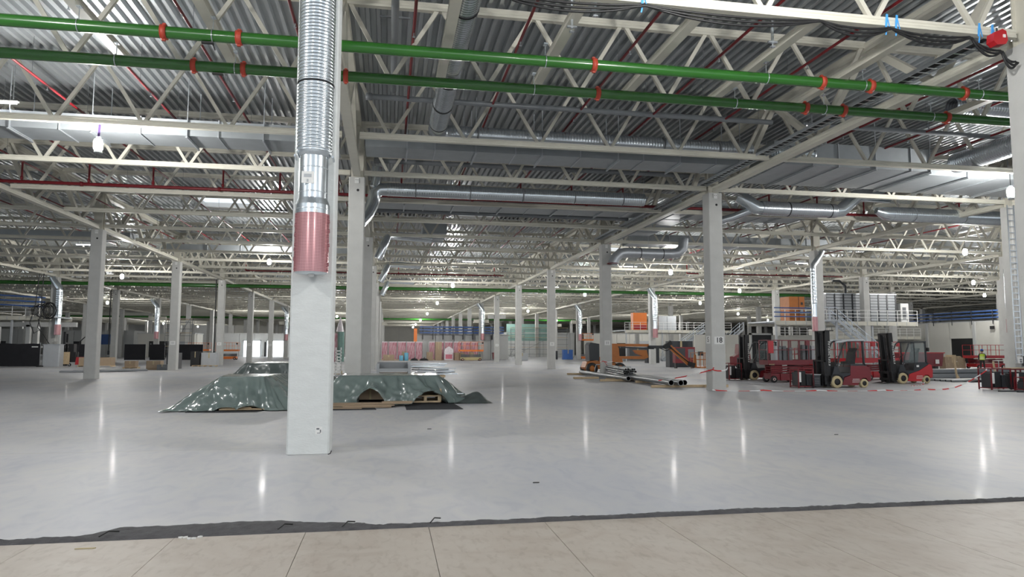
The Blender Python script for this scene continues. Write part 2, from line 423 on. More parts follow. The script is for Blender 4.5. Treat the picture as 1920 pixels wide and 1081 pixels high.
# primary trusses along Y
pb = MB(); hat(pb, .33, B-.33, 'y', .30, ZB, ZB+.24); pbm = pb.mesh('bottom_chord', 'creamw')
ptm = hat(MB(), .1, B-.1, 'y', .30, ZT-.34, ZT-.04).mesh('top_chord', 'cream')
pd = []
for n in range(4):
    for s in (-1, 1):
        yb = n*G3+s*G3/2
        if 0 < yb < B: pd.append(((0, n*G3+s*(.15 if 0 < n < 3 else .3), ZT-.25), (0, yb-s*.12, ZB+.2)))
pdm = [MB().bar(a, b, .20, .2, up=(1, 0, 0)).mesh('diagonal', 'cream') for a, b in pd]
pw = MB(); hat(pw, .33, B-.33, 'y', .30, ZB, ZB+.24); hat(pw, .1, B-.1, 'y', .30, ZT-.34, ZT-.04)
for a, b in pd: pw.bar(a, b, .2, .2, up=(1, 0, 0))
pwm = pw.mesh('girder_truss', 'cream')
for j in range(-1, 15):
    for i in range(-7, 9):
        x, y = X0+B*i, Y0+B*j
        if i == 0 and j == -1: continue
        if not (vis(x, y+B, 2)) or y+B > YF-1: continue
        rn = rowname(i).replace('pink ducted', 'ducted')
        if j <= 2:
            o = thing('girder_truss', 'heavy cream girder truss, %s bay back, %s' % (ORD[j+1], rn), 'truss', (x, y, 0), group='heavy girder trusses')
            link('bottom_chord', pbm, o); link('top_chord', ptm, o)
            for me in pdm: link('diagonal', me, o)
        else:
            o = link('girder_truss', pwm, None, (x, y, 0))
            tag(o, 'heavy cream girder truss, %s bay back, %s' % (ORD[j+1], rn), 'truss', 'distant girder trusses')
        
#PART2
# ---------------------------------------------------------------- lamps
globe = MB().lathe([(.001, -.2), (.09, -.19), (.135, -.12), (.14, .08), (.11, .17), (.001, .18)], 12).mesh('lamp_globe', 'glow')
gcap = MB().cyl((0, 0, .17), (0, 0, .26), .07, 10).mesh('cap', 'mid')
gbase = MB().cyl((0, 0, -.26), (0, 0, -.19), .12, 10).mesh('guard', 'grey')
strap = MB().bar((0, 0, .25), (.02, 0, .78), .07, .02).mesh('strap', 'purple')
cord = MB().cyl((0, 0, .25), (0, 0, .78), .012, 5).mesh('cord', 'black')
LAMPS = [(-9.28, 23.8, 8.38, 'bright round work lamp hung on a purple strap over the left bay'),
 (25.2, 24.0, 8.33, 'tall white work lamp beside the column at the right edge'), (37.74, 39.6, 8.3, 'white work lamp under the right hand trusses, upper one of three'),
 (56.5, 58.5, 8.35, 'white work lamp at the right, middle one of three'), (71, 72, 8.35, 'white work lamp at the right, lowest one of three'),
 (-8.95, 54.6, 8.35, 'work lamp left of the pink ducted column'), (-24.1, 68.5, 8.35, 'work lamp behind the tall left hand columns'),
 (39, 72, 8.35, 'work lamp right of the number 18 column'), (23.7, 55.4, 8.35, 'work lamp just left of the number 18 column'),
 (6.6, 71.8, 8.35, 'nearest lamp of the line hanging down the central aisle'), (7.0, 100.6, 8.35, 'second lamp of the line down the central aisle'),
 (7.4, 133.1, 8.35, 'third lamp of the line down the central aisle'), (7.6, 164.8, 8.35, 'fourth lamp of the line down the central aisle'),
 (7.7, 196, 8.35, 'fifth lamp of the line down the central aisle'), (7.9, 222, 8.35, 'sixth lamp of the line down the central aisle'),
 (23.5, 80.9, 8.35, 'work lamp over the aisle behind the orange boom lift'), (44.2, 93, 8.35, 'work lamp above the far steel stair'),
 (24.3, 119.5, 8.35, 'far work lamp between the third and fourth column of the number 18 row'), (23.4, 141.4, 8.35, 'farther work lamp right of the central aisle'),
 (-73, 177, 8.35, 'distant work lamp left of the left hand columns'), (64.9, 120.6, 8.35, 'distant work lamp past the number 18 column'),
 (-60.4, 203, 8.35, 'distant work lamp seen between the left columns'), (-58.9, 232, 8.35, 'farthest work lamp seen on the left'),
 (-10.5, 149, 8.35, 'distant work lamp beside the pink ducted column'), (-10.5, 183.5, 8.35, 'farther work lamp beside the pink ducted column'),
 (86.4, 146.8, 8.35, 'distant work lamp over the right side'), (-9, 100, 8.35, 'work lamp behind the pink ducted column'),
 (-40.5, 110, 8.35, 'work lamp over the far left bays'), (55, 140, 8.35, 'distant work lamp behind the mezzanine'),
 (-26, 140, 8.35, 'distant work lamp over the second left bay'), (39.5, 160, 8.35, 'distant work lamp right of the fourth column row'),
 (-9.3, 7.6, 8.4, 'unseen work lamp added over the foreground, left of the ducted column, above the frame'), (6.7, 7.6, 8.4, 'work lamp over the foreground boards, above the frame'),  # the left one is unseen, added on the bay pattern to light the foreground
 (-9.3, -8.2, 8.4, 'unseen work lamp added behind the viewer on the left'), (6.7, -8.2, 8.4, 'unseen work lamp added behind the viewer on the right')]  # unseen pair behind the camera, added to brighten column front and boards
for n, (x, y, z, lb) in enumerate(LAMPS):
    yt = Y0+G3*round((y-Y0)/G3); q = yt/y; x, y, z = x*q, yt, min(8.75, 1.9+(z-1.9)*q)   # hung from the nearest cross truss
    o = thing('work_lamp', lb, 'lamp', (x, y, z), group='hanging work lamps')
    link('lamp_globe', globe, o); link('cap', gcap, o); link('guard', gbase, o)
    if n == 0: MB().bar((0, 0, .25), (.02, 0, 9.13-z), .07, .02).build('strap', 'purple', o)
    else: MB().cyl((0, 0, .25), (0, 0, 9.13-z), .012, 5).build('cord', 'black', o)
# linear luminaires laid along the trusses
tb = MB().bx(-1.0, 1.0, -.04, .04, -.05, .0).mesh('light_tube', 'tube'); hs = MB().bx(-1.05, 1.05, -.06, .06, 0, .05).mesh('housing', 'white')
for n, (x, y) in enumerate([(-13.6, 25.6), (-6, 60), (-24, 61), (-26, 88), (22, 50), (24, 67), (8, 66), (40, 61), (-8, 90), (40, 98), (22, 92), (-40, 72), (6, 28.5-40)]):
    if y < 0: continue
    o = thing('strip_light', ['long strip light at the left edge above the rectangular duct'][0] if n == 0 else 'slim strip light between the trusses, %s from the camera' % ORD[n], 'light', (x, y, 10.2), group='strip lights')
    link('light_tube', tb, o); link('housing', hs, o); MB().bx(-.9, -.88, -.01, .01, .05, 1.3).build('hanger', 'mid', o); MB().bx(.88, .9, -.01, .01, .05, 1.3).build('hanger', 'mid', o)

# ---------------------------------------------------------------- support beams and green pipes
bmm = MB(); hat(bmm, 0, G3, 'y', .24, 0, .18); bmm = bmm.mesh('support_beam', 'cream')
hz = [(-6.70, 0), (-4.04, 0), (1.30, 0), (3.96, 0), (6.63, 0), (9.30, 0), (11.96, 0), (17.3, 0), (19.96, 0)]
for n, (x, _) in enumerate(hz):
    o = link('support_beam', bmm, None, (x, Y0, 9.14)); tag(o, 'cream support beam above the green pipes, %s from the left' % ORD[n], 'beam', 'beams carrying the green pipes')
for n, (y, z, lb) in enumerate([(15.62, 8.72, 'upper glossy green pipe crossing the whole view under the roof'), (17.42, 8.72, 'lower glossy green pipe crossing the whole view under the roof')]):
    o = MB().cyl((-34, y, z), (28, y, z), .132, 20).build('green_pipe', 'green'); tag(o, lb, 'pipe', 'green pipes')
    cx = [(-4.9, -3.35, 4.8, 10.9, 12.3, 15.1), (-4.75, -3.6, -1.15, 5.45, 11.6, 12.8, 16.2)][n]
    cp = MB().lathe([(.132, -.06), (.165, -.06), (.165, .06), (.132, .06)], 18, ax='x').box((0, 0, .17), (.07, .06, .05)).box((0, 0, -.17), (.07, .06, .05)).mesh('coupling', 'redc')
    for x in cx: link('coupling', cp, o, (x, y, z))
    hg = MB().tube([(0, .14*cos(t), .14*sin(t)) for t in [2*pi*q/16 for q in range(16)]], .013, 5, closed=True).cyl((0, 0, .14), (0, 0, .42), .01, 6).box((0, 0, .42), (.1, .14, .03)).mesh('hanger', 'galvb')
    for x in [-6.6, -3.9, 3.6, 9.35, 12.1, 15.6]: link('hanger', hg, o, (x+n*.1, y, z))
    wl_ = MB().cyl((-.05, 0, 0), (.05, 0, 0), .136, 18).mesh('weld_band', 'green')
    vb = MB().box((0, 0, -.17), (.25, .08, .03)).cyl((.1, 0, -.17), (.16, 0, -.32), .015, 6).mesh('drain_tap', 'black')
    link('drain_tap', vb, o, (-4.0-.2*n, y, z)); 
o = MB().cyl((-60, 81.5, 8.75), (60, 81.5, 8.75), .2, 12).build('green_pipe', 'green'); tag(o, 'thin dark green pipe crossing the far hall', 'pipe', 'green pipes')
cp = MB().lathe([(.2, -.1), (.25, -.1), (.25, .1), (.2, .1)], 12, ax='x').mesh('coupling', 'green')
for x in range(-54, 60, 12): link('coupling', cp, o, (x, 81.5, 8.75)); MB().cyl((x+1, 81.5, 8.9), (x+1, 81.5, 11.5), .02, 5).build('hanger', 'mid', o)
o = MB().cyl((-70, 165, 8.6), (60, 165, 8.6), .22, 10).build('green_pipe', 'green'); tag(o, 'farthest green pipe crossing the hall behind the pallets', 'pipe', 'green pipes')
for x in range(-60, 60, 15): MB().cyl((x, 165, 8.8), (x, 165, 11.5), .03, 5).build('hanger', 'mid', o)

# ---------------------------------------------------------------- red sprinkler pipes
hz = 9.62
for n, x in enumerate([-22.1, -19.3, -16.5, -13.7, -10.95, -7.85, -5.25, -2.5, .55, 3.45, 6.6, 9.3, 12.1, 17.6, 20.5, 23.4, 26.3, 32.5, 35.4, 38.3]):
    y1 = 62
    y0 = 10 if x > -14 else 20
    o = MB().cyl((x, y0, 10.3), (x, y1, 10.3), .042, 8).build('sprinkler_pipe', 'redp')
    tag(o, 'thin dark red sprinkler pipe running back under the deck, %s from the left' % ORD[n], 'pipe', 'red sprinkler branch pipes')
    MB().cyl((x, 34.35, 9.38), (x, 34.35, 10.3), .045, 8).build('riser', 'redp', o)
    MB().lathe([(.04, 0), (.065, 0), (.065, .12), (.04, .12)], 8, (x, 34.35, 9.5)).build('coupling', 'redp', o)
    hd = MB()
    for y in range(y0+2, y1, 3): hd.cyl((x, y, 10.16), (x, y, 10.26), .018, 6).cyl((x, y, 10.15), (x, y, 10.16), .04, 8)
    hd.build('sprinkler_heads', 'galvb', o, kind='stuff')
    hr = MB()
    for y in range(y0+1, y1, 4): hr.cyl((x, y, 10.3), (x, y, 11.5), .006, 4)
    hr.build('hanger_rods', 'mid', o, kind='stuff')
for n, (xa, xb) in enumerate([(-34, -4.6), (-3.9, 14.2), (15.2, 40)]):
    o = MB().cyl((xa, 34.35, 9.38), (xb, 34.35, 9.38), .075, 10).build('sprinkler_main', 'redp')
    tag(o, ['dark red sprinkler main left of the pink ducted column', 'dark red sprinkler main over the central bay', 'dark red sprinkler main over the right hand bays'][n], 'pipe', 'red sprinkler mains')
    cpm = MB().lathe([(.075, -.06), (.11, -.06), (.11, .06), (.075, .06)], 10, ax='x').mesh('coupling', 'redp')
    x = xa+2
    while x < xb: link('coupling', cpm, o, (x, 34.35, 9.38)); x += 6
for n, (y, xa, xb) in enumerate([(72, -14, 12), (66, 30, 48), (93, -20, 10)]):
    o = MB().cyl((xa, y, 9.5), (xb, y, 9.5), .07, 8).build('sprinkler_main', 'redp')
    tag(o, 'thin red sprinkler main far back, %s of three' % ORD[n], 'pipe', 'red sprinkler mains')
    x = xa
    while x < xb: MB().cyl((x, y, 9.5), (x, y, 10.4), .05, 6).build('riser', 'redb', o); x += 5

# ---------------------------------------------------------------- ducts
def spiral(parent, name, L, r, pitch=.065, n=24, mtl='galv', h=.012, loc=(0, 0, 0), rot=(0, 0, 0)):
    """straight spiral duct of length L along local z, standing ridges"""
    pr = [(r, 0)]; z = 0
    while z + pitch < L:
        pr += [(r, z+pitch*.55), (r+h, z+pitch*.72), (r, z+pitch*.9)]; z += pitch
    pr.append((r, L))
    o = MB().lathe(pr, n).build(name, mtl, parent, loc); o.rotation_euler = rot; return o
def band(parent, c, r, ax, m='black', w=.05, t=.012, n=20, name='clamp_band'):
    return MB().lathe([(r, -w/2), (r+t, -w/2), (r+t, w/2), (r, w/2)], n, c, ax).build(name, m, parent)
def elbow(parent, c, d1, d2, R, r, name='elbow', mtl='galv', seg=5, n=18):
    """bend at corner c: comes in along d1, leaves along d2"""
    c = Vector(c); d1 = Vector(d1); d2 = Vector(d2); a = c-d1*R; o_ = a+d2*R; pts = [a]
    for q in range(1, seg+1):
        t = pi/2*q/seg; pts.append(o_ - d2*R*cos(t) + d1*R*sin(t))
    return MB().tube(pts, r, n, caps=True).build(name, mtl, parent)
AX = {'x': (0, pi/2, 0), 'y': (-pi/2, 0, 0), 'z': (0, 0, 0)}

# vertical duct on the pink ducted column
dx, dy = -1.36, 12.65
t = thing('spiral_duct_outlet', 'large ribbed spiral duct with pink wrapped perforated outlet on the nearest column', 'duct', (dx, dy, 3.22))
spiral(t, 'spiral_tube', 3.3, .31, .062, 40, 'galvb', .012, (0, 0, 2.17))
MB().lathe([(.312, 2.17), (.30, 2.13)], 40).lathe([(.30, 2.13), (.258, 2.08)], 40).build('reducer', 'galvb', t)
mc = MB()
for a_, b_ in ((1.32, 1.42), (1.44, 1.86), (1.88, 2.08)): mc.lathe([(.255, a_), (.255, b_)], 40)
for a_ in (1.42, 1.86): mc.lathe([(.255, a_), (.262, a_+.01), (.255, a_+.02)], 40)
mc.build('smooth_collar', 'galvb', t)
MB().lathe([(.255, 1.32), (.30, 1.20)], 40).lathe([(.30, 1.20), (.30, 1.13)], 40).lathe([(.30, 1.13), (.306, 1.12), (.30, 1.11)], 40).lathe([(.30, 1.11), (.30, 1.04)], 40).build('cone', 'galvb', t)
pk = MB().lathe([(.30, 1.04), (.302, .98), (.30, .5), (.302, .05), (.298, 0)], 40)
pk.build('perforated_diffuser', 'pink', t, label='perforated outlet wrapped in pink film')
fl = MB()
for a0 in (-2.55, -.45):
    for q in range(12):
        z0 = q*.085; w = random.uniform(.0, .035)
        fl.add([(cos(a0)*.302, sin(a0)*.302, z0), (cos(a0)*(.325+w), sin(a0)*(.325+w), z0+.02), (cos(a0)*(.32+w), sin(a0)*(.32+w), z0+.085), (cos(a0)*.302, sin(a0)*.302, z0+.085)], [(0, 1, 2, 3)])
fl.build('film_edge', 'pink', t)
MB().lathe([(.001, -.03), (.26, -.02), (.29, 0), (.298, .0)], 32).build('end_cap', 'galv', t)
MB().lathe([(.0, -.075), (.05, -.07), (.06, -.03)], 14).build('end_knob', 'white', t)
MB().box((-.07, -.262, 1.66), (.21, .01, .21)).build('paper_label', 'white', t)
lm = MB().box((-.07, -.269, 1.60), (.03, .003, .05)).box((-.07, -.269, 1.69), (.13, .003, .06)); lm.build('label_print', 'grey', t)
MB().box((.10, -.31, 1.06), (.035, .02, .05)).build('clip', 'white', t)
band(t, (0, 0, 3.42), .315, 'z', 'black', .02, .014, 36)
MB().box((.33, .1, 2.1), (.03, .3, .04)).box((-.33, .1, 2.1), (.03, .3, .04)).build('wall_bracket', 'galv', t)

for _o in (): pass
def rect_duct(lb, x0, x1, y0, y1, z0, z1, step=1.55, group='rectangular ducts', hang=True, mtl='duct'):
    o = thing('rectangular_duct', lb, 'duct', ((x0+x1)/2, (y0+y1)/2, z0), group=group); cx, cy = (x0+x1)/2, (y0+y1)/2
    x = x0; q = 0; fm = None
    while x < x1-.2:
        e = min(x+step-(.5 if q % 3 == 1 else 0), x1)
        MB().bx(x-cx+.012, e-cx-.012, y0-cy, y1-cy, 0, z1-z0).build('duct_section', mtl, o)
        MB().bx(e-cx-.02, e-cx+.02, y0-cy-.035, y1-cy+.035, -.035, z1-z0+.035).build('flange', 'galvd', o)
        if hang and q % 2 == 0:
            MB().bx(e-cx-.012, e-cx+.012, y0-cy-.06, y0-cy-.04, -.1, 11.5-z0).bx(e-cx-.012, e-cx+.012, y1-cy+.04, y1-cy+.06, -.1, 11.5-z0).bx(e-cx-.03, e-cx+.03, y0-cy-.1, y1-cy+.1, -.1, -.06).build('hanger', 'galvd', o)
        x = e; q += 1
    return o
rect_duct('long rectangular sheet duct over the left bay behind the bright lamp', -17.0, -1.75, 25.75, 27.25, 9.40, 9.98)
rect_duct('long rectangular sheet duct over the central bay', -.95, 14.2, 25.75, 27.2, 9.36, 9.9)
rect_duct('rectangular duct far left beyond the first row', -33.2, -17.7, 25.75, 27.25, 9.4, 9.98)
rect_duct('wide flat rectangular duct under the dark roof at the right', 15.4, 22.6, 25.3, 28.7, 9.40, 10.35, 1.7)
rect_duct('second wide flat duct between the right hand trusses', 22.8, 30.2, 25.6, 28.8, 9.34, 9.8, 1.9)
rect_duct('rectangular duct over the central bay behind the red main', -.8, 14.1, 36.6, 38.2, 9.5, 10.15, 1.55)
rect_duct('rectangular duct low under the right trusses, third bay', 15.4, 24, 36.4, 38.2, 9.5, 10.2, 1.6)
rect_duct('small rectangular duct crossing the left bays far back', -33, -17.9, 52, 53.4, 9.4, 9.9, 3)
rect_duct('pale rectangular duct behind the fourth cross line', -17, -1.8, 57, 58.2, 9.45, 9.9, 3)
rect_duct('rectangular duct at far right behind the plenum', 17, 33, 47, 48.6, 9.4, 10.1, 3)
def rect_duct_y(lb, x0, x1, y0, y1, z0, z1, step=2.2):
    o = thing('rectangular_duct', lb, 'duct', ((x0+x1)/2, y0, z0), group='rectangular ducts'); y = y0
    while y < y1-.2:
        e = min(y+step, y1)
        MB().bx((x0-x1)/2, (x1-x0)/2, y-y0+.012, e-y0-.012, 0, z1-z0).build('duct_section', 'duct', o)
        MB().bx((x0-x1)/2-.035, (x1-x0)/2+.035, e-y0-.02, e-y0+.02, -.035, z1-z0+.035).build('flange', 'galvd', o); y = e
    return o
rect_duct_y('dark rectangular duct running back beside the number 18 column row', 15.8, 17.4, 38.4, 44.2, 9.5, 10.2)
rect_duct_y('rectangular duct running back above the first right bay', 2.2, 3.8, 46, 49.7, 9.5, 10.2)

# corner spiral duct over the central bay
t = thing('spiral_duct', 'ribbed spiral duct coming forward then turning right over the central bay', 'duct', (1.62, 24.75, 9.68), group='spiral ducts')
r = .31
spiral(t, 'duct_length', 18.2, r, .11, 24, 'galv', .014, (0, -18.7, 0), AX['y'])
for y in (-9.6, -7.5, -5.2, -3.1, -1.2): band(t, (0, y, 0), r+.004, 'y', 'black', .04, .02)
elbow(t, (0, 0, 0), (0, 1, 0), (1, 0, 0), .5, r+.005)
spiral(t, 'duct_length', 11.9, r, .11, 24, 'galv', .014, (.5, 0, 0), AX['x'])
for x in (1.5, 3.9, 6.3, 8.7, 11): band(t, (x, 0, 0), r+.004, 'x', 'mid', .05, .02)
t = thing('spiral_duct', 'short end piece of spiral duct just right of the cable ladder girder', 'duct', (15.1, 24.75, 9.68), group='spiral ducts')
spiral(t, 'duct_length', 1.6, .29, .11, 24, 'galvb', .014, (0, 0, 0), AX['x']); band(t, (1.6, 0, 0), .29, 'x', 'galv', .06, .02)
# straight duct behind second line, with a drop to the column
t = thing('spiral_duct', 'shiny straight spiral duct over the central bay ending short of the cable ladder', 'duct', (-.55, 31.5, 9.07), group='spiral ducts')
spiral(t, 'duct_length', 12.3, .30, .11, 24, 'galvb', .014, (.4, 0, 0), AX['x'])
for x in (1.7, 4.2, 6.7, 9.2, 11.6): band(t, (x, 0, 0), .304, 'x', 'mid', .05, .02)
elbow(t, (-.1, 0, 0), (1, 0, 0), (0, 0, -1), .01, .01, name='gusset')
MB().tube([(.45, 0, 0), (.1, 0, -.02), (-.14, 0, -.22), (-.22, -.1, -.7), (-.45, -.5, -1.3), (-.75, -1.0, -1.75)], .29, 18).build('offset_bend', 'galvb', t)
MB().tube([(-.12, 0, .1), (-.05, 0, .5), (-.05, 0, 1.0)], .24, 16).build('riser', 'galvb', t)
# bends to the following columns of the same row
for j, lb in ((2, 'bent spiral duct leaving the second column behind the ducted one'), (3, 'bent spiral duct leaving the third column behind the ducted one'), (4, 'bent spiral duct leaving the fourth column behind the ducted one')):
    y = Y0+B*j
    t = thing('spiral_duct', lb, 'duct', (-.6, y-.4, 8.7), group='spiral ducts')
    MB().tube([(3.4, 2.2, .6), (1.4, 1.4, .6), (.5, .6, .45), (.35, .1, .0), (.15, 0, -.5), (-.1, 0, -1.1)], .27, 16).build('bend', 'galvb', t)
    band(t, (3.3, 2.2, .6), .27, 'x', 'galv', .1, .02)
# thin grey pipe with capped end
for n, (xa, xb, y, z, r, lb) in enumerate([(-.75, 14.0, 23.1, 10.3, .095, 'dull grey pipe with a capped end over the central bay'), (15.3, 28, 23.1, 10.3, .095, 'dull grey pipe under the dark deck at the right'),
        (-.7, 14.0, 38.9, 9.55, .12, 'grey pipe behind the third cross line'), (-.6, 14, 29.9, 9.95, .11, 'pale grey pipe above the second spiral duct')]):
    o = MB().cyl((xa, y, z), (xb, y, z), r, 12).build('grey_pipe', 'greypipe'); tag(o, lb, 'pipe', 'grey roof pipes')
    MB().lathe([(0.01, -.12), (r+.03, -.1), (r+.03, .1), (r, .1)], 12, (xa, y, z), 'x').build('end_cap', 'greypipe', o)
    rd = MB()
    x = xa+1
    while x < xb: rd.cyl((x, y, z), (x, y, 11.5), .008, 4); x += 2.2
    rd.build('hanger_rods', 'mid', o, kind='stuff')
o = MB().cyl((.05, 14, 10.6), (.05, 23.2, 10.6), .1, 12).build('grey_pipe', 'greypipe'); tag(o, 'vertical looking grey pipe running forward right of the ducted column', 'pipe', 'grey roof pipes')
for y in (16, 18.2, 20.4): MB().box((.05, y, 10.75), (.8, .05, .04)).build('hanger', 'mid', o)
# right hand spiral ducts
t = thing('spiral_duct', 'spiral duct stepping up to the right beside the number 18 column', 'duct', (18.6, 32.6, 9.15), group='spiral ducts')
spiral(t, 'duct_length', 4.3, .36, .11, 24, 'galv', .014, (.35, 0, 0), AX['x'])
MB().tube([(.4, 0, 0), (.1, 0, 0), (-.35, 0, .32), (-.7, .2, .62)], .35, 18).build('bend', 'galvb', t)
MB().tube([(-.1, .2, -.1), (-.9, .6, -.42), (-2.2, 1.4, -.75)], .2, 14).build('branch', 'galv', t)
MB().tube([(4.6, 0, 0), (5.0, 0, .04), (5.6, 0, .55), (5.95, 0, .85), (6.4, 0, .92), (8.0, .2, .95)], .35, 18).build('swan_neck', 'galvb', t)
for x in (1.9, 4.3): band(t, (x, 0, 0), .365, 'x', 'black', .04, .02)
t = thing('spiral_duct', 'brightly lit spiral duct with a cut end below the right trusses', 'duct', (26.0, 32.6, 9.12), group='spiral ducts')
MB().tube([(-.3, 0, .15), (.15, 0, .02), (.6, 0, 0)], [.16, .34, .37], 20).build('end_bend', 'galvb', t)
spiral(t, 'duct_length', 7, .37, .11, 24, 'galvb', .014, (.6, 0, 0), AX['x']); band(t, (1.9, 0, 0), .375, 'x', 'mid', .04, .02); band(t, (5, 0, 0), .375, 'x', 'mid', .04, .02)
t = thing('spiral_duct', 'dark spiral duct coming forward at the top right under the deck', 'duct', (23.7, 16.5, 9.75), group='spiral ducts')
spiral(t, 'duct_length', 8.6, .42, .11, 24, 'galv', .014, (0, 0, 0), AX['y'])
for y in (2, 5.3): band(t, (0, y, 0), .425, 'y', 'black', .05, .02)
t = thing('spiral_duct', 'small shiny duct stub right of the girder behind the green pipes', 'duct', (17.2, 19.6, 10.4), group='spiral ducts')
MB().tube([(0, 0, 0), (.4, 0, .1), (.7, 0, .3)], .2, 14).build('bend', 'galvb', t); spiral(t, 'duct_length', 7, .28, .11, 20, 'galv', .014, (2.2, 1, .0), AX['x'])
t = thing('spiral_duct', 'grey duct with red rimmed mouth beside the column behind the number 18 one', 'duct', (14.95, 44.5, 7.75), group='spiral ducts')
MB().tube([(-.05, 0, -.15), (.12, 0, .2), (.5, 0, .55), (.9, 0, .6)], .34, 18).build('lower_bend', 'galvd', t)
spiral(t, 'duct_length', 3.3, .34, .3, 20, 'galvd', .004, (.85, 0, .6), AX['x'])
MB().tube([(4.1, 0, .6), (4.6, 0, .66), (5.0, 0, 1.0), (5.1, 0, 1.7)], .34, 18).build('upper_bend', 'galvd', t)
for x in (1.9, 3.5): band(t, (x, 0, .6), .345, 'x', 'black', .04, .02)
band(t, (-.07, 0, -.17), .345, 'z', 'redp', .05, .03, name='red_rim')
def hang(t, pts, r):
    for x, y, z in pts: MB().cyl((x, y, z+r), (x, y, 11.57-t.location.z), .012, 5).build('hanger', 'galvd', t)
for _t in [o for o in D.objects if o.get('category') == 'duct' and o.name.startswith('spiral_duct') and 'outlet' not in o.name]:
    if _t.location.z > 8.9: hang(_t, [(1.0, 0, 0)], .3)
    elif _t.location.z < 8: hang(_t, [(2.5, 0, .6)], .34)
    else: hang(_t, [(1.8, 1.5, .6)], .2)
# ducted columns further off: bend, white pipe and pink diffuser
def drop_duct(x, y, lb, r=.3, zt=8.6, zb=3.1, side=1):
    t = thing('duct_drop', lb, 'duct', (x, y, 0), group='duct drops on columns')
    MB().tube([(-.75*side, 0, zt+.3), (-.6*side, 0, zt), (0, 0, zt-.75), (0, 0, zt-.95)], r, 14).build('bend', 'galvb', t)
    spiral(t, 'spiral_tube', zt-.95-(zb+1.9), r, .22, 16, 'galvb', .01, (0, 0, zb+1.9))
    MB().cyl((0, 0, zb+1.04), (0, 0, zb+1.9), r*.86, 16).build('smooth_collar', 'galvb', t)
    MB().cyl((0, 0, zb), (0, 0, zb+1.04), r, 16).build('perforated_diffuser', 'pink', t)
for (i, j), lb in {(-2, 4): 'bright duct drop with pink outlet at the left edge by the black fence', (2, 4): 'duct drop with pink outlet behind the orange boom lift', (1, 6): 'far duct drop with pink outlet right of the central aisle',
        (2, 6): 'duct drop with pink outlet left of the boom lift', (-1, 7): 'far duct drop with pink outlet between the left columns', (2, 2): 'bright duct drop on the column behind the forklifts',
        (3, 2): 'duct drop with pale pipe near the right edge', (-3, 5): 'far left duct drop with pink outlet', (3, 5): 'duct drop with pink outlet beside the far steel stair',
        (-2, 6): 'far duct drop with pink outlet left of centre', (2, 3): 'duct drop hidden beside the number 18 column'}.items():
    x, y = colpos(i, j); s = -1 if (i, j) in ((2, 2), (3, 2)) else 1; r_ = .19 if s < 0 else .3
    drop_duct(x+(.65 if (i, j) in ((-2, 4), (-3, 5)) else .14 if s > 0 else -.62), y-.37-r_, lb, r=r_, side=s)

# ---------------------------------------------------------------- cable ladders beside the girders
def ladder_y(lb, x, y0, y1, z, w=.4, step=.3):
    t = thing('cable_ladder', lb, 'cable ladder', (x, y0, z), group='cable ladders')
    MB().bx(-w/2-.02, -w/2+.01, 0, y1-y0, -.04, .06).build('side_rail', 'galvd', t); MB().bx(w/2-.01, w/2+.02, 0, y1-y0, -.04, .06).build('side_rail', 'galvd', t)
    rg = MB(); y = .1
    while y < y1-y0: rg.bx(-w/2, w/2, y, y+.05, -.03, -.01); y += step
    rg.build('rungs', 'galvb', t, kind='stuff')
    cb = MB()
    for q in range(5): cb.tube([(-w/2+.06+q*.05, y_*(y1-y0)/8, .0+.015*random.random()) for y_ in range(9)], .02, 5)
    cb.build('cables', 'black', t)
ladder_y('cable ladder left of the number 18 girder, nearest length', 14.0, 13.5, 29, 9.28)
ladder_y('cable ladder right of the number 18 girder', 15.25, 22, 45, 9.28)
ladder_y('cable ladder left of the number 18 girder, farther length', 14.0, 29.6, 45, 9.28)
# ladder up the right column
x, y = colpos(2, 1)
t = thing('cable_ladder', 'upright cable ladder fixed to the column near the right edge', 'cable ladder', (x-.43, y-.42, 0), group='cable ladders')
MB().bx(-.2, -.17, 0, .05, 1.2, 9.0).build('side_rail', 'galv', t); MB().bx(.17, .2, 0, .05, 1.2, 9.0).build('side_rail', 'galv', t)
rg = MB(); z = 1.3
while z < 9: rg.bx(-.18, .18, 0, .03, z, z+.035); z += .3
rg.build('rungs', 'galv', t, kind='stuff')
MB().tube([(.28, -.02, 8.5), (.3, -.02, 5), (.36, -.02, 2.6), (.5, -.05, .9), (.62, -.1, .4)], .025, 6).build('cable', 'black', t)
t = thing('socket_box', 'small white socket box low on the column near the right edge', 'box', (x-.45, y-.36, 1.0))
MB().box((0, -.06, .35), (.26, .12, .3)).build('case', 'white', t); MB().box((0, -.13, .38), (.1, .03, .06)).box((0, -.13, .28), (.1, .03, .06)).build('sockets', 'mid', t); MB().box((.26, -.05, .3), (.12, .08, .5)).build('switch', 'dark', t)
# dark grey cable bundles on the left columns
for (i, j), lb in {(-1, 4): 'black cable run down the third left hand column', (-2, 5): 'black cable looped beside a far left column'}.items():
    x, y = colpos(i, j)
    o = MB().tube([(x-.5, y-.36, 9), (x-.5, y-.36, 6), (x-.45, y-.36, 3), (x-.48, y-.36, 1.4)], .06, 6).build('cable_run', 'black'); tag(o, lb, 'cable')
    MB().box((x-.46, y-.37, 1.2), (.2, .1, .5)).build('junction_box', 'dark', o)

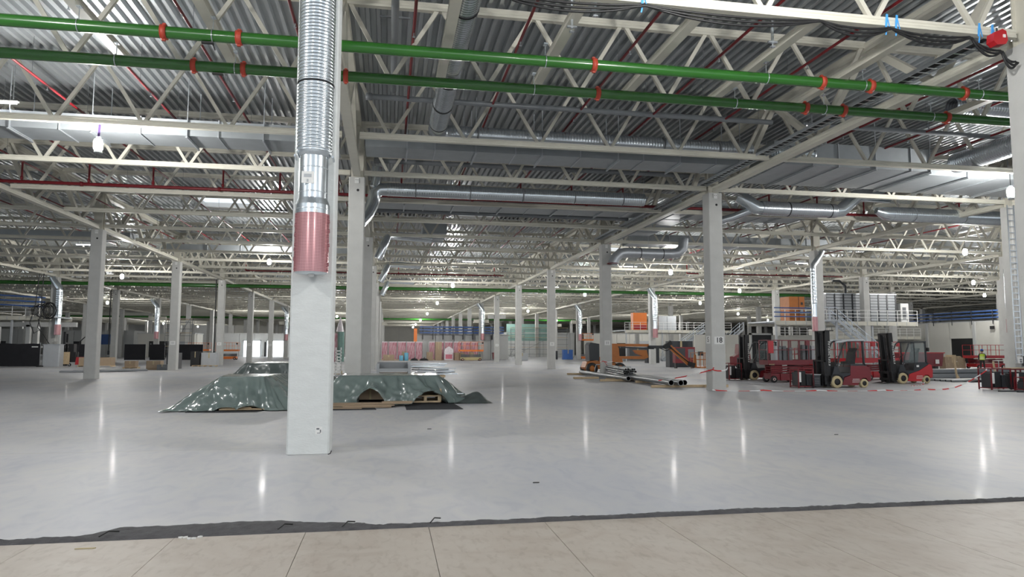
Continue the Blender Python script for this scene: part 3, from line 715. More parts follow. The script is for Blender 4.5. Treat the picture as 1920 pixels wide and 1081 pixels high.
# ---------------------------------------------------------------- black cables under the nearest truss, ribbons, red box
def sag(pts, n=10, d=.12):
    out = []
    for a, b in zip(pts[:-1], pts[1:]):
        for q in range(n): t = q/n; out.append((a[0]+(b[0]-a[0])*t, a[1]+(b[1]-a[1])*t, a[2]+(b[2]-a[2])*t - d*4*t*(1-t)))
    return out+[pts[-1]]
zc = 9.07
kn = [(-2.2, zc+.2), (1.9, zc-.05), (5.15, zc-.02), (9.2, zc), (10.95, zc-.02), (13.0, zc-.06), (13.8, zc-.32), (14.2, zc-.55)]
for n, (lb, d, o_) in enumerate([('upper black cable drooping under the nearest roof truss', .09, 0), ('lower black cable drooping under the nearest roof truss', .26, .05), ('middle black cable drooping under the nearest roof truss', .16, .1)]):
    pts = sag([(x+o_*.3, Y0-.13-o_*.4, z-o_*.4) for x, z in kn], 10, d)
    o = MB().tube(pts, .026, 6).build('black_cable', 'black'); tag(o, lb, 'cable', 'black cables on the nearest truss')
for n, x in enumerate((5.15, 10.9, 11.15, 13.3, 13.65)):
    o = thing('blue_ribbon_tie', 'blue ribbon tying the black cables, %s from the left' % ORD[n], 'tie', (x, Y0-.1, 9.1), group='blue ribbon ties')
    MB().box((0, -.0, .12), (.05, .012, .32), ry=.12).box((.05, .0, .1), (.02, .01, .30), ry=-.2).build('loop', 'ribbon', o)
    MB().box((-.03, -.02, -.13), (.03, .01, .18), ry=.2).build('loose_end', 'ribbon', o)
t = thing('alarm_box', 'red metal box hanging at the right end of the nearest truss', 'box', (13.62, Y0-.25, 8.86))
MB().prism([(-.2, 0), (-.1, -.08), (.12, -.05), (.18, .04), (.15, .26), (.05, .3), (-.17, .2)], -.1, .1, 'y').build('case', 'redb', t)
MB().box((.08, -.11, .13), (.06, .02, .07)).build('window', 'white', t); MB().cyl((0, 0, .26), (0, 0, .36), .02, 6).build('mount', 'dark', t)
# perforated hanger channels dropping from the deck
for n, (x, y, z0, lb) in enumerate([(3.9, 14.3, 8.95, 'left perforated hanger strut over the central bay'), (4.35, 14.0, 9.2, 'right perforated hanger strut over the central bay'), (8.5, 13.9, 8.8, 'bright vertical hanger strut right of centre'), (-6.6, 15.2, 9.3, 'dark hanger strut above the left green pipe'), (-14.9, 31, 9.2, 'hanger strut left')][:4]):
    o = thing('hanger_strut', lb, 'strut', (x, y, z0), group='hanger struts'); MB().bx(-.025, .025, -.02, .02, 0, 11.5-z0).build('channel', 'galvb', o)
    MB().box((0, 0, .03), (.22, .06, .04)).build('foot_plate', 'galv', o); MB().box((0, .0, -.08), (.1, .08, .03)).cyl((0, 0, 0), (0, 0, -.1), .012, 6).build('clamp', 'galv', o)
# ---------------------------------------------------------------- vehicles
def wheel(par, c, r, w, tyre='tyre', hub='black', rim=None):
    o = MB().lathe([(r*.55, -w/2), (r*.93, -w/2), (r, -w/2+.03), (r, w/2-.03), (r*.93, w/2), (r*.55, w/2)], 24, ax='y').build('wheel', tyre, par, c)
    MB().lathe([(.01, -w/2+.0), (r*.3, -w/2-.01), (r*.55, -w/2+.03), (r*.55, w/2-.03), (r*.3, w/2+.01), (.01, w/2)], 18, ax='y').build('hub', hub, o)
    if rim: MB().lathe([(r*.28, -w/2-.012), (r*.4, -w/2-.02), (r*.42, -w/2+.0)], 16, ax='y').build('rim', rim, o)
    return o
def glyphs(mb, x, y, z0, z1, n, w=.06, ax='y'):
    # stencilled marks, one above the other
    rnd = random.Random(3); st = (z1-z0)/n
    for q in range(n):
        z = z0+q*st+st*.5; h = st*.36
        for dx, dz, sx, sz in random.Random(q).sample([(-.4, 0, .2, 1), (.4, 0, .2, 1), (0, .4, 1, .22), (0, -.4, 1, .22), (0, 0, 1, .2)], 3):
            mb.box((x+dx*w, y, z+dz*h*2), (w*sx, .006, h*2*sz))
    return mb
def forklift(lb, loc, rz=0, tilt=0, cab=False, load=True, redm='red', roof='dark', mast_h=2.7, group='parked forklifts'):
    t = thing('forklift', lb, 'forklift', loc, rz, group)
    hw = .55
    wheel(t, (0, -hw+.06, .295), .295, .24); wheel(t, (0, hw-.06, .295), .295, .24)
    wheel(t, (1.5, -hw+.1, .215), .215, .2); wheel(t, (1.5, hw-.1, .215), .215, .2)
    red = [(.32, .14), (1.15, .12), (1.22, .3), (1.4, .47), (1.6, .47), (1.74, .3), (1.86, .34), (1.88, .7), (1.82, 1.0), (1.70, 1.06), (1.05, .70), (.42, .52)]
    if not cab: red = [(.32, .14), (1.15, .12), (1.22, .3), (1.4, .47), (1.6, .47), (1.74, .3), (1.86, .34), (1.88, .7), (1.8, 1.0), (1.6, 1.06), (.78, 1.06), (.76, .6), (.42, .5)]
    MB().prism(red, -hw, hw, 'y').build('counterweight', redm, t)
    MB().prism([(-.32, .2), (.3, .2), (.42, .53), (1.05, .71), (1.68, 1.07), (1.6, 1.14), (.8, 1.14), (.72, .72), (.25, .7), (.12, 1.02), (-.08, 1.02), (-.2, .62)], -hw+.02, hw-.02, 'y').build('body', 'dark', t)
    MB().prism([(-.34, .30), (-.30, .58), (-.12, .66), (.14, .66), (.32, .58), (.36, .3), (.3, .3), (.27, .52), (.12, .6), (-.12, .6), (-.26, .52), (-.28, .3)], -hw-.03, -hw+.12, 'y').build('mudguard', 'black', t)
    # guard
    g = MB()
    for s in (-1, 1):
        y = s*(hw-.06)
        g.tube([(.12, y, .98), (.22, y, 1.5), (.5, y, 2.16), (.62, y, 2.24)], .035, 6).bar((1.55, y, 1.08), (1.5, y, 2.25), .075, .08).bar((.62, y, 2.25), (1.55, y, 2.27), .09, .07)
        if cab: g.bar((.82, y, 1.1), (.80, y, 2.25), .05, .06).bar((.14, y, 1.12), (1.5, y, 1.14), .05, .05)
    for q in range(6): g.bar((.65+q*.17, -hw+.06, 2.28), (.65+q*.17, hw-.06, 2.28), .05, .03)
    g.build('overhead_guard', roof if roof == 'dark' else 'dark', t)
    if roof != 'dark': MB().tube([(.0, -hw-.02, 2.2), (.3, -hw-.02, 2.22), (.62, -hw-.02, 2.29), (1.5, -hw-.02, 2.31), (1.58, -hw-.02, 2.26)], .055, 8).tube([(.3, hw, 2.22), (.62, hw, 2.29), (1.5, hw, 2.31)], .055, 8).build('roof_wrap', 'grey', t, label='pale plastic wrap on roof rails')
    if cab:
        MB().bx(.84, 1.46, -hw+.03, -hw+.04, 1.16, 2.2).build('cab_glass', 'glass', t); MB().prism([(.2, 1.14), (.24, 1.5), (.52, 2.12), (.78, 2.2), (.78, 1.14)], -hw+.03, -hw+.04, 'y').build('cab_glass', 'glass', t)
        MB().bx(.95, 1.0, -.3, .3, 2.33, 2.35).box((1.6, -hw, 1.85), (.1, .16, .2)).build('mirror', 'black', t)
    # seat, wheel, column
    MB().prism([(.8, 1.14), (1.25, 1.14), (1.33, 1.74), (1.42, 1.9), (1.33, 1.92), (1.18, 1.72), (1.08, 1.28), (.8, 1.26)], -.24, .24, 'y').build('seat', 'black', t)
    st = MB().tube([(.45+.05*cos(a)*1, .17*sin(a), 1.38+.15*cos(a)) for a in [2*pi*q/14 for q in range(14)]], .016, 6, closed=True).build('steering_wheel', 'black', t)
    MB().bar((.22, 0, 1.0), (.44, 0, 1.38), .05).prism([(.12, .9), (.3, .9), (.34, 1.2), (.2, 1.24)], -.2, .2, 'y').build('dashboard', 'black', t)
    MB().tube([(.45, .3, 1.0), (.5, .34, 1.3)], .02, 6).tube([(.55, -.3, 1.0), (.6, -.34, 1.25)], .02, 6).build('levers', 'black', t)
    MB().box((.95, -hw-.012, .95), (.15, .01, .11)).build('plate', 'white', t) if cab else None
    mk = MB()
    for q in range(3): mk.box((1.05, -hw-.004, .42-.07*q), (.42-.05*(q == 0), .006, .018))
    mk.build('body_lettering', 'white', t)
    MB().box((.2, -.42, 1.1), (.08, .1, .08)).box((.2, .42, 1.1), (.08, .1, .08)).build('headlamp', 'grey', t)
    # mast
    m_ = D.objects.new('mast', None); m_.parent = t; COL.objects.link(m_); m_.location = (-.28, 0, .06); m_.rotation_euler = (0, -tilt, 0)
    u = MB()
    for s in (-1, 1):
        u.bx(-.16, .08, s*.36-.06, s*.36+.06, 0, mast_h).bx(-.20, -.02, s*.25-.04, s*.25+.04, .1, mast_h-.02)
    u.bx(-.16, .08, -.4, .4, mast_h-.12, mast_h).bx(-.02, .08, -.4, .4, 1.35, 1.47).bx(-.1, .06, -.4, .4, .0, .2)
    u.build('mast_uprights', 'black', m_)
    MB().cyl((-.02, -.12, .15), (-.02, -.12, mast_h-.2), .035, 8).cyl((-.02, .12, .15), (-.02, .12, mast_h-.2), .035, 8).build('lift_cylinders', 'mid', m_)
    MB().bx(-.1, -.08, -.05, -.01, .4, mast_h-.1).bx(-.1, -.08, .01, .05, .4, mast_h-.1).tube([(.02, .2, mast_h-.1), (.15, .25, mast_h-.3), (.12, .25, 1.2), (.1, .2, .6)], .02, 5).build('chains', 'dark', m_)
    gl = MB(); glyphs(gl, .02, -.426, 1.0, mast_h-.5, 10, .09); gl.build('mast_lettering', 'white', m_)
    MB().bx(-.3, -.2, -.5, .5, .12, .26).bx(-.3, -.2, -.5, .5, .5, .62).bx(-.28, -.2, -.46, -.38, .1, 1.25).bx(-.28, -.2, .38, .46, .1, 1.25).bx(-.28, -.2, -.46, .46, 1.2, 1.27).build('fork_carriage', 'black', m_)
    for s in (-1, 1):
        MB().bx(-.35, -.3, s*.27-.06, s*.27+.06, .02, .6).prism([(-.35, .0), (-.35, .05), (-1.35, .02), (-1.35, .0)], s*.27-.06, s*.27+.06, 'y').build('fork', 'black', m_)
    if cab is not None and not cab: MB().box((.08, -.38, mast_h+.0), (.4, .12, .05)).build('mast_cap', 'black', m_)
    return t
F2 = forklift('red open forklift nearest the camera with a grey wrapped roof rail and cream tyres', (21.35, 30.85, 0), 0, 0, False, roof='wrap')
F3 = forklift('red and black cabbed forklift with a tilted mast, rightmost of the three', (27.55, 34.0, 0), 0, radians(5), True, redm='redb')
F1 = forklift('red and black cabbed forklift behind the number 18 column', (21.75, 39.2, 0), 0, 0, True, mast_h=2.65)
MB().bev((2.0, 0, 2.5), (.14, .14, .3), .02).build('beacon', 'yellow', F1, label='yellow beacon') if False else None

def charger(lb, loc, rz=0, w=1.0, d=.7, h=.92, wood=False):
    t = thing('welding_set', lb, 'welder', loc, rz, 'caged power units')
    f = MB()
    for x in (-w/2, w/2):
        for y in (-d/2, d/2): f.bx(x-.025, x+.025, y-.025, y+.025, 0, h)
    for z in (.06, h-.03):
        for y in (-d/2, d/2): f.bx(-w/2, w/2, y-.025, y+.025, z, z+.04)
        for x in (-w/2, w/2): f.bx(x-.025, x+.025, -d/2, d/2, z, z+.04)
    f.build('cage_frame', 'redp', t)
    MB().bx(-w*.28, w*.05, -d/2+.08, d/2-.08, .12, h-.14).build('power_unit', 'black', t)
    MB().bx(w*.1, w*.42, -d/2+.06, d/2-.06, .12, h-.3).bx(-w/2+.04, -w*.32, -d/2+.1, d/2-.1, .1, h-.2).build('side_unit', 'dark', t)
    MB().box((-w*.40, -d/2+.0, h*.55), (.12, .02, h*.5)).build('panel', 'white', t)
    cb = MB()
    for q in range(5): cb.tube([(w*.1+q*.06, -d/2-.02, h*.7), (w*.15+q*.07, -d/2-.1, h*.3), (w*.2+q*.05, -d/2-.14, .1), (w*.35+q*.06, -d/2-.12, .03)], .014, 5)
    cb.build('cables', 'black', t)
    if wood: MB().box((0, 0, h+.05), (w*1.05, d*.9, .03), rz=.05).build('board_lid', 'wood', t)
    return t
charger('red framed power unit cage standing on the forks of the nearest forklift', (19.85, 30.85, .0), 0, .78, .7, .95)
t = thing('battery_charger', 'grey louvred charger box between the cage and the nearest forklift mast', 'charger', (20.5, 30.8, 0), 0)
MB().bx(-.23, .12, -.3, .3, .1, .62).build('case', 'dark', t); lv = MB()
for q in range(4): lv.box((-.06, -.306, .22+q*.08), (.24, .012, .025))
lv.build('louvres', 'mid', t); MB().bx(-.25, .14, -.32, .32, .62, .65).build('lid', 'grey', t)
charger('red framed power unit cage in front of the forklift behind the number 18 column', (20.6, 39.2, .0), 0, .8, .8, 1.0)
charger('red caged power unit at the right edge, left one with cables spilling out', (28.1, 28.2, 0), 0, 1.05, .7, .98)
charger('red caged power unit at the right edge topped with an orange board', (29.2, 28.0, 0), 0, 1.0, .7, .95, True)
charger('small dark power unit cut by the right frame edge', (28.35, 26.9, 0), 0, .5, .5, .62)
for n, (x, y, l) in enumerate([(27.3, 26.6, 1.2), (27.6, 26.1, .9)]):
    o = MB().bev((x, y, .03), (l, .14, .05), .01).build('steel_bar', 'dark'); tag(o, ['dark bar lying on the floor at the right edge, farther one', 'dark bar lying on the floor at the right edge, nearer one'][n], 'bar')

def scissor(lb, loc, rz=0, L=2.3, w=.85, deck=1.02, top=2.15, col='red', base='red', panel=True, group='scissor lifts'):
    t = thing('scissor_lift', lb, 'scissor lift', loc, rz, group)
    for x in (-L*.36, L*.36):
        for s in (-1, 1): wheel(t, (x, s*(w/2-.05), .19), .19, .13, 'black', col, 'white')
    MB().prism([(-L*.42, .2), (-L*.2, .14), (L*.2, .14), (L*.42, .2), (L*.42, .5), (-L*.42, .5)], -w/2+.06, w/2-.06, 'y').build('chassis', base, t)
    MB().bx(-L*.2, L*.24, -w/2, -w/2+.06, .12, .5).build('battery_tray', base, t)
    sc = MB()
    for q in range(3):
        z = .54+q*.13
        for s in (-1, 1):
            sc.bar((-L*.4, s*w*.3, z), (L*.4, s*w*.3, z+.11), .05, .07).bar((-L*.4, s*w*.36, z+.11), (L*.4, s*w*.36, z), .05, .07)
    for z in (.6, .73, .86):
        for x in (-L*.38, 0, L*.38): sc.cyl((x, -w*.4, z), (x, w*.4, z), .025, 6)
    sc.build('scissor_stack', 'redp' if col != 'orangeb' else 'mid', t)
    MB().bx(-L/2, L/2, -w/2, w/2, deck-.08, deck).bx(-L/2, L/2, -w/2-.01, -w/2+.01, deck-.1, deck+.16).bx(-L/2, L/2, w/2-.01, w/2+.01, deck-.1, deck+.16).bx(-L/2-.01, -L/2+.01, -w/2, w/2, deck-.1, deck+.16).bx(L/2-.01, L/2+.01, -w/2, w/2, deck-.1, deck+.16).build('platform', col, t)
    r = MB()
    for s in (-1, 1):
        y = s*w/2
        for z in (top, (top+deck)/2+.1): r.bar((-L/2, y, z), (L/2, y, z), .035)
        for q in range(5): r.bar((-L/2+q*L/4, y, deck), (-L/2+q*L/4, y, top), .035)
    for x in (-L/2, L/2):
        for z in (top, (top+deck)/2+.1): r.bar((x, -w/2, z), (x, w/2, z), .035)
    r.build('guard_rail', col, t)
    MB().box((L/2-.12, -w/2-.06, top-.16), (.22, .16, .24)).build('control_box', 'dark' if col == 'orangeb' else col, t)
    if panel: MB().bx(-L/2+.02, -L/2+.34, -w/2-.03, -w/2-.01, deck+.55, top-.04).build('sign_panel', 'redb', t, label='pale red sign panel')
    zz = MB()
    for q in range(6): zz.prism([(-L/2+.05+q*.06, deck-.1), (-L/2+.09+q*.06, deck-.1), (-L/2+.07+q*.06, deck-.02)], -w/2-.02, -w/2-.014, 'y')
    zz.build('hazard_marks', 'tyre', t)
    return t
scissor('dark red scissor lift just left of the nearest forklift mast', (22.05, 35.9, 0), 0, 2.5, .9, 1.08, 2.35)
scissor('dark red scissor lift behind the nearest forklift mast with grey panels aboard', (23.75, 36.6, 0), 0, 2.2, .9, 1.1, 2.35, panel=False)
scissor('bright red scissor lift between the two right hand forklifts', (27.2, 37.3, 0), .05, 2.5, 1.1, 1.15, 2.3, 'redb', 'redb', False)
scissor('bright red scissor lift partly hidden by the tilted forklift mast', (29.9, 38.6, 0), -.05, 2.6, 1.1, 1.15, 2.3, 'redb', 'redb', False)
scissor('bright red scissor lift seen through the open forklift', (25.2, 38.8, 0), 0, 2.0, 1.1, 1.0, 1.9, 'redb', 'redb', False)
scissor('orange red scissor lift behind the worker at the right wall', (56.2, 57.3, 0), 0, 3.7, 1.3, 1.1, 2.25, 'redb', 'redb', False)
scissor('orange and sand scissor lift in front of the pink wrapped pallets', (12.0, 100.9, 0), 0, 3.5, 1.5, 1.45, 2.75, 'orangeb', 'sand', False)
scissor('small orange scissor lift raised beside a far duct drop', (32.2, 111, 0), 0, 2.6, 1.2, 3.2, 4.3, 'orangeb', 'orangeb', False)
scissor('orange machine among the far left columns behind the dark tarpaulin', (-24, 112, 0), 0, 3.2, 1.5, 1.4, 2.6, 'orangeb', 'orangeb', False)
scissor('orange scissor lift left of the tall white left hand column', (-30.5, 122, 0), 0, 3.2, 1.5, 1.4, 2.6, 'orangeb', 'orangeb', False)
# grey rolls standing in the lift platforms
for n, (x, y, z, h, c) in enumerate([(21.5, 35.95, 1.08, .95, 'grey'), (21.75, 36.0, 1.08, .9, 'mid'), (22.0, 35.95, 1.08, .95, 'mid'), (22.4, 36, 1.08, .85, 'mid'), (23.6, 36.6, 1.1, 1.0, 'mid'), (23.9, 36.6, 1.1, 1.0, 'mid'), (24.2, 36.6, 1.1, .95, 'grey')]):
    o = MB().bev((x, y, z+h/2+.002), (.2, .5, h), .03).bx(x-.105, x+.105, y-.26, y+.26, z+h*.5, z+h*.5+.03).build('grey_panel_pack', c)
    tag(o, '%s pack of panels standing in the dark red lift platforms, %s from the left' % ('pale grey' if c == 'grey' else 'dark grey', ORD[n]), 'panel', 'panel packs on the lifts')

# boom lift
t = thing('boom_lift', 'rusty orange articulated boom lift with its basket lowered to the right', 'boom lift', (15.7, 49.2, 0), 0)
for x, y in ((-1.15, -.8), (-1.15, .75), (.95, -.8), (.95, .75)): wheel(t, (x, y, .42), .42, .3, 'black', 'orange')
wheel_o = MB().prism([(-1.6, .5), (-1.45, .9), (-.8, 1.0), (-.3, .85), (.6, .8), (1.15, .75), (1.5, .6), (1.4, .4), (-1.5, .35)], -.6, .6, 'y').build('chassis', 'orange', t)
MB().prism([(-.5, .85), (1.3, .85), (1.25, 1.1), (1.05, 1.25), (1.0, 1.9), (.85, 2.1), (.45, 2.1), (.45, 1.3), (-.5, 1.25)], -.5, -.1, 'y').build('turret', 'orange', t)
MB().prism([(-1.25, 1.0), (-.5, 1.0), (-.5, 2.2), (-1.15, 2.3), (-1.3, 2.1)], -.55, .5, 'y').build('counterweight', 'dark', t)
MB().bar((.4, -.2, 2.12), (3.4, -.2, 2.1), .24, .2).build('lower_boom', 'orange', t)
MB().bar((1.2, -.25, 1.96), (3.8, -.25, 1.86), .14, .1).bar((3.3, -.22, 1.98), (5.1, -.22, 1.98), .2, .22).build('telescope', 'dark', t)
MB().prism([(.9, 1.12), (3.0, 1.08), (3.3, 1.2), (3.3, 1.3), (.9, 1.3)], -.4, 0, 'y').build('tower_boom', 'orange', t)
MB().prism([(2.2, 1.75), (3.2, 1.75), (3.3, 1.3), (3.0, 1.25), (2.4, 1.5)], -.38, -.05, 'y').build('link_plate', 'orange', t)
MB().bar((4.75, -.22, 2.2), (6.6, -.22, .62), .16, .2).bar((4.95, -.1, 2.3), (6.75, -.1, .75), .1, .12).build('upper_boom', 'orange', t)
MB().bar((4.6, -.3, 1.95), (5.15, -.3, 2.35), .25, .3).bar((6.45, -.3, .75), (6.95, -.3, .6), .3, .35).build('knuckle', 'black', t)
MB().tube([(4.9, -.34, 2.15), (5.5, -.36, 1.6), (6.5, -.34, .85)], .04, 6).tube([(4.2, -.4, 1.9), (4.7, -.42, 1.7), (5.2, -.36, 1.9)], .03, 5).build('hoses', 'black', t)
MB().prism([(6.85, .42), (7.15, .5), (7.1, 1.4), (6.98, 1.45), (6.92, 1.0)], -.35, -.2, 'y').build('basket_arm', 'orange', t)
bk = MB(); bk.bx(7.1, 8.5, -1.1, .6, .42, .52)
for y in (-1.1, .6):
    for z in (1.05, 1.55): bk.bar((7.1, y, z), (8.5, y, z), .04)
    for x in (7.1, 7.45, 7.8, 8.15, 8.5): bk.bar((x, y, .5), (x, y, 1.55), .035)
for x in (7.1, 8.5):
    for z in (1.05, 1.55): bk.bar((x, -1.1, z), (x, .6, z), .04)
bk.tube([(8.5, -1.1, 1.55), (8.62, -1.1, 1.9), (8.5, -1.1, 2.1), (8.1, -1.1, 2.0), (8.0, -1.1, 1.55)], .03, 6)
bk.build('basket', 'orange', t)
MB().box((7.2, -.9, 1.5), (.3, .3, .3)).build('control_box', 'dark', t)
t = thing('boom_lift_load', 'dark red machine panel behind the boom lift basket', 'panel', (27.7, 62, 0), 0)
MB().bx(-.9, -.75, -.2, .2, 0, .5).bx(.75, .9, -.2, .2, 0, .5).build('feet', 'black', t); MB().bx(-1.0, 1.0, -.3, .3, .5, 2.0).build('casing', 'redp', t); MB().bx(-.9, 0, -.32, -.3, .9, 1.9).build('screen', 'dark', t); MB().bx(.3, .9, -.32, -.3, 1.0, 1.8).build('screen', 'mid', t)

# small order picker at left, with black fabric fence
t = thing('pallet_truck', 'small black and red reach truck beside the left ducted column', 'forklift', (-30.6, 75.5, 0), 0)
wheel(t, (.9, -.4, .2), .2, .15, 'black', 'grey'); wheel(t, (-.2, -.4, .15), .15, .12, 'black', 'grey'); wheel(t, (.9, .4, .2), .2, .15, 'black', 'grey')
MB().prism([(.3, .15), (1.3, .15), (1.35, .55), (1.1, .9), (.4, .9)], -.45, .45, 'y').build('body', 'redb', t)
MB().bx(-.9, -.7, -.35, -.25, .05, 3.4).bx(-.9, -.7, .25, .35, .05, 3.4).bx(-.9, -.7, -.3, .3, 3.2, 3.4).bx(-.9, -.7, -.3, .3, 2.2, 2.35).bx(-.85, .3, -.35, .35, .4, 1.4).bx(-.4, .1, -.35, .3, 1.4, 2.2).build('mast', 'black', t)
MB().tube([(.4, -.4, .9), (.6, -.4, 2.4), (1.1, -.4, 2.9), (1.6, -.4, 2.8), (1.75, -.4, 2.2)], .05, 6).tube([(1.75, -.4, 2.9), (1.8, -.4, .8)], .05, 6).build('guard', 'black', t)
MB().bx(-.75, -.2, -.55, -.4, .2, 1.4).build('crate', 'wood', t)
# ---------------------------------------------------------------- left mezzanine and fence
for n, (x0, x1) in enumerate([(-46, -41.2), (-41.1, -36.9), (-36.8, -32.9)]):
    o = MB().prism([(x0, .06), (x0, 2.2), (x0+.9, 2.24), ((x0+x1)/2, 2.17), (x1-.6, 2.22), (x1, 2.18), (x1, .04)], 73.7, 73.8, 'y').build('black_fabric_fence', 'fabric')
    tag(o, 'black fabric screen at the left edge, %s panel from the left' % ORD[n], 'fence', 'black fabric fence panels')
    MB().bx(x0, x0+.06, 73.8, 73.86, 0, 2.3).bx(x1-.06, x1, 73.8, 73.86, 0, 2.3).build('post', 'grey', o)
    if n == 2: MB().bx(x1-.7, x1-.15, 73.67, 73.69, 1.85, 1.95).build('label_strip', 'white', o)
t = thing('covered_cabinet', 'grey wrapped cabinet between the black fence and the reach truck', 'cabinet', (-32.0, 74.4, 0))
MB().bev((0, 0, 1.05), (1.5, 1.0, 2.1), .08).build('body', 'grey', t); MB().bev((0, 0, 2.13), (1.6, 1.1, .06), .02).build('lid', 'galvd', t); MB().lathe([(.3, 0), (.3, .1), (.1, .14)], 12, (-.6, -1.2, 0)).build('foot_disc', 'black', t)
def mezz(lb, x0, x1, y0, y1, z, rail=True, blue=False):
    t = thing('mezzanine_platform', lb, 'platform', (x0, y0, 0), group='raised steel platforms'); w, d = x1-x0, y1-y0
    MB().bx(0, w, 0, d, z-.12, z).build('deck', 'galvd', t)
    e = MB(); q = 0
    MB().bx(0, w, -.05, 0, z-.4, z).bx(0, w, d, d+.05, z-.4, z).build('edge_beam', 'cream', t)
    while q < w: e.bx(q, q+.06, -.07, -.05, z-.36, z-.04); q += 1.1
    e.build('stiffeners', 'grey', t, kind='stuff')
    x = .3
    while x < w:
        MB().bx(x-.08, x+.08, .2, .36, 0, z-.12).build('post', 'grey', t); x += max(3.5, w/3)
    if rail:
        r = MB(); n = max(3, int(w/1.1))
        for q in range(n+1): r.bar((w*q/n, 0, z), (w*q/n, 0, z+1.1), .05)
        for h in (.4, .75, 1.1): r.bar((0, 0, z+h), (w, 0, z+h), .045)
        r.build('guard_rail', 'blue' if blue else 'white', t)
    return t
mezz('raised platform with railing at the left edge above the black fence', -44, -32.4, 74.5, 79, 4.9)
for n in range(3):
    o = MB().box((-35.6, 74.0, 5.9+n*.45), (5.6, .1, .14), ry=.05).build('blue_cable_tray', 'blue'); tag(o, 'blue rail at the left platform, %s from the bottom' % ORD[n], 'rail', 'blue rails on the left platform')
    for q in range(4): MB().box((-38+q*1.6, 74.1, 5.9+n*.45-.1), (.05, .1, .3)).build('hanger', 'mid', o)
cb = MB()
for q in range(14):
    x = -33.2+random.uniform(-.7, .9); a = random.uniform(.3, .7)
    cb.tube([(x+a*cos(u)*.9, 73.9+random.uniform(-.02, .02), 5.4+a*sin(u)*1.2) for u in [2*pi*p/12 for p in range(12)]], .03, 4, closed=True)
cb.tube([(-33, 73.9, 9), (-33.1, 73.9, 7), (-33, 73.9, 5.5), (-33.3, 73.9, 3.8), (-32.7, 73.9, 3), (-32.2, 73.9, 2.2)], .04, 5)
cb.tube([(-33.4, 73.9, 9), (-33.6, 73.9, 6), (-34, 73.9, 4.2), (-33.6, 73.9, 3.2), (-33, 73.9, 3.6), (-33.3, 73.9, 4.6)], .04, 5)
o = cb.build('cable_tangle', 'black'); tag(o, 'tangle of black cables hanging in front of the left platform', 'cable')
t = thing('blind_frame', 'pale box frame with openings far left under the platform', 'frame', (-42, 84, 0))
for q in range(3): MB().bx(q*3, q*3+.4, 0, .4, 0, 4.3).build('post', 'white', t)
MB().bx(-1, 8, 0, .4, 4.1, 4.6).bx(-1, 8, 0, .3, 1.8, 2.0).build('crossbar', 'white', t)

# ---------------------------------------------------------------- right building, mezzanines, stairs
wr2 = D.objects.new('wall_right_building', None); COL.objects.link(wr2); wr2['kind'] = 'structure'
yy = 62
n = 0
while yy < 112:
    if not (79.6 < yy+2 < 83.6):
        MB().bx(75, 75.25, yy, yy+3.94, 0, 5.35).build('wall_panel', 'wall', wr2)
    else:
        MB().bx(75, 75.25, yy, yy+3.94, 3.25, 5.35).build('wall_panel', 'wall', wr2)
    MB().bx(74.85, 75, yy+3.7, yy+4.1, 0, 5.4).build('pilaster', 'wallg', wr2) if n % 2 else None
    yy += 4; n += 1
MB().bx(75.3, 75.5, 77, 87, 0, 4).build('painted_dark_slab', 'black', wr2)  # flat black slab; the dark behind the doorway is painted
MB().bx(75, 100, 111.8, 112, 0, 5.35).build('wall_panel', 'wall', wr2); MB().bx(75, 100, 62, 112, 5.35, 5.5).build('roof_slab', 'wallg', wr2)
for n_, z in enumerate((5.75, 6.2, 6.6)):
    o = MB().bx(74.6, 75.0, 64, 112, z, z+.16).build('blue_cable_tray', 'blue'); tag(o, 'long blue cable tray above the beige right wall, %s from the bottom' % ORD[n_], 'cable tray', 'blue trays on the right wall')
    q = 65
    while q < 112: MB().bx(74.55, 74.62, q, q+.07, z-.75 if n_ == 0 else z-.1, z+.3).build('bracket', 'dark', o); q += 3.2
t = thing('loudspeaker', 'small dark box high on the beige right wall', 'box', (74.8, 74.9, 4.55)); MB().bx(-.2, 0, -.25, .25, -.2, .2).build('case', 'black', t); MB().bx(0, .1, -.1, .1, -.1, .1).build('bracket', 'dark', t)

mezz('raised steel platform behind the forklifts with a container on it', 36.6, 52.2, 61, 66, 4.55)
for n in range(3):
    o = MB().box((38.7, 60.85, 4.95+n*.42), (4.4, .08, .1)).build('blue_rail', 'blue'); tag(o, 'blue rail on the right platform left of the orange cabinet, %s from the bottom' % ORD[n], 'rail', 'blue rails on the right platform')
t = thing('orange_cabinet', 'orange cabinet on the platform above the forklifts', 'cabinet', (39.8, 62.6, 4.56))
MB().bx(-1.1, .55, -.8, .8, 0, 2.4).build('case', 'orange', t); MB().bx(-.1, -.07, -.83, -.8, .0, 2.4).bx(.15, .35, -.83, -.8, 1.6, 1.85).build('door_seam', 'dark', t); MB().bev((.1, -.95, .9), (.3, .2, .4), .04).build('lamp_head', 'grey', t)
t = thing('panelled_container', 'long grey louvred container on the platform behind the forklifts', 'container', (43.0, 62.2, 4.56))
for q in range(8):
    x = q*.98
    o = MB().bx(x, x+.86, 0, 2.4, 0, 2.75).build('louvre_panel', 'mid', t); s = MB()
    for z in range(9): s.bx(x+.03, x+.83, -.03, 0, .12+z*.29, .12+z*.29+.2)
    s.build('louvres', 'grey', o); MB().bx(x+.86, x+.98, -.06, 2.4, 0, 2.8).build('frame_post', 'dark', t)
MB().bx(-.05, 7.9, -.05, 2.4, 2.75, 2.85).build('roof', 'galvd', t)
MB().tube([(2.4, .3, 2.8), (2.35, .2, 3.6), (1.6, .1, 4.1), (.8, .1, 4.1)], .11, 8).build('flue', 'dark', t)
t = thing('white_cabinet', 'white framed guard and cabinet at the right end of the platform', 'cabinet', (51.1, 61.9, 4.56))
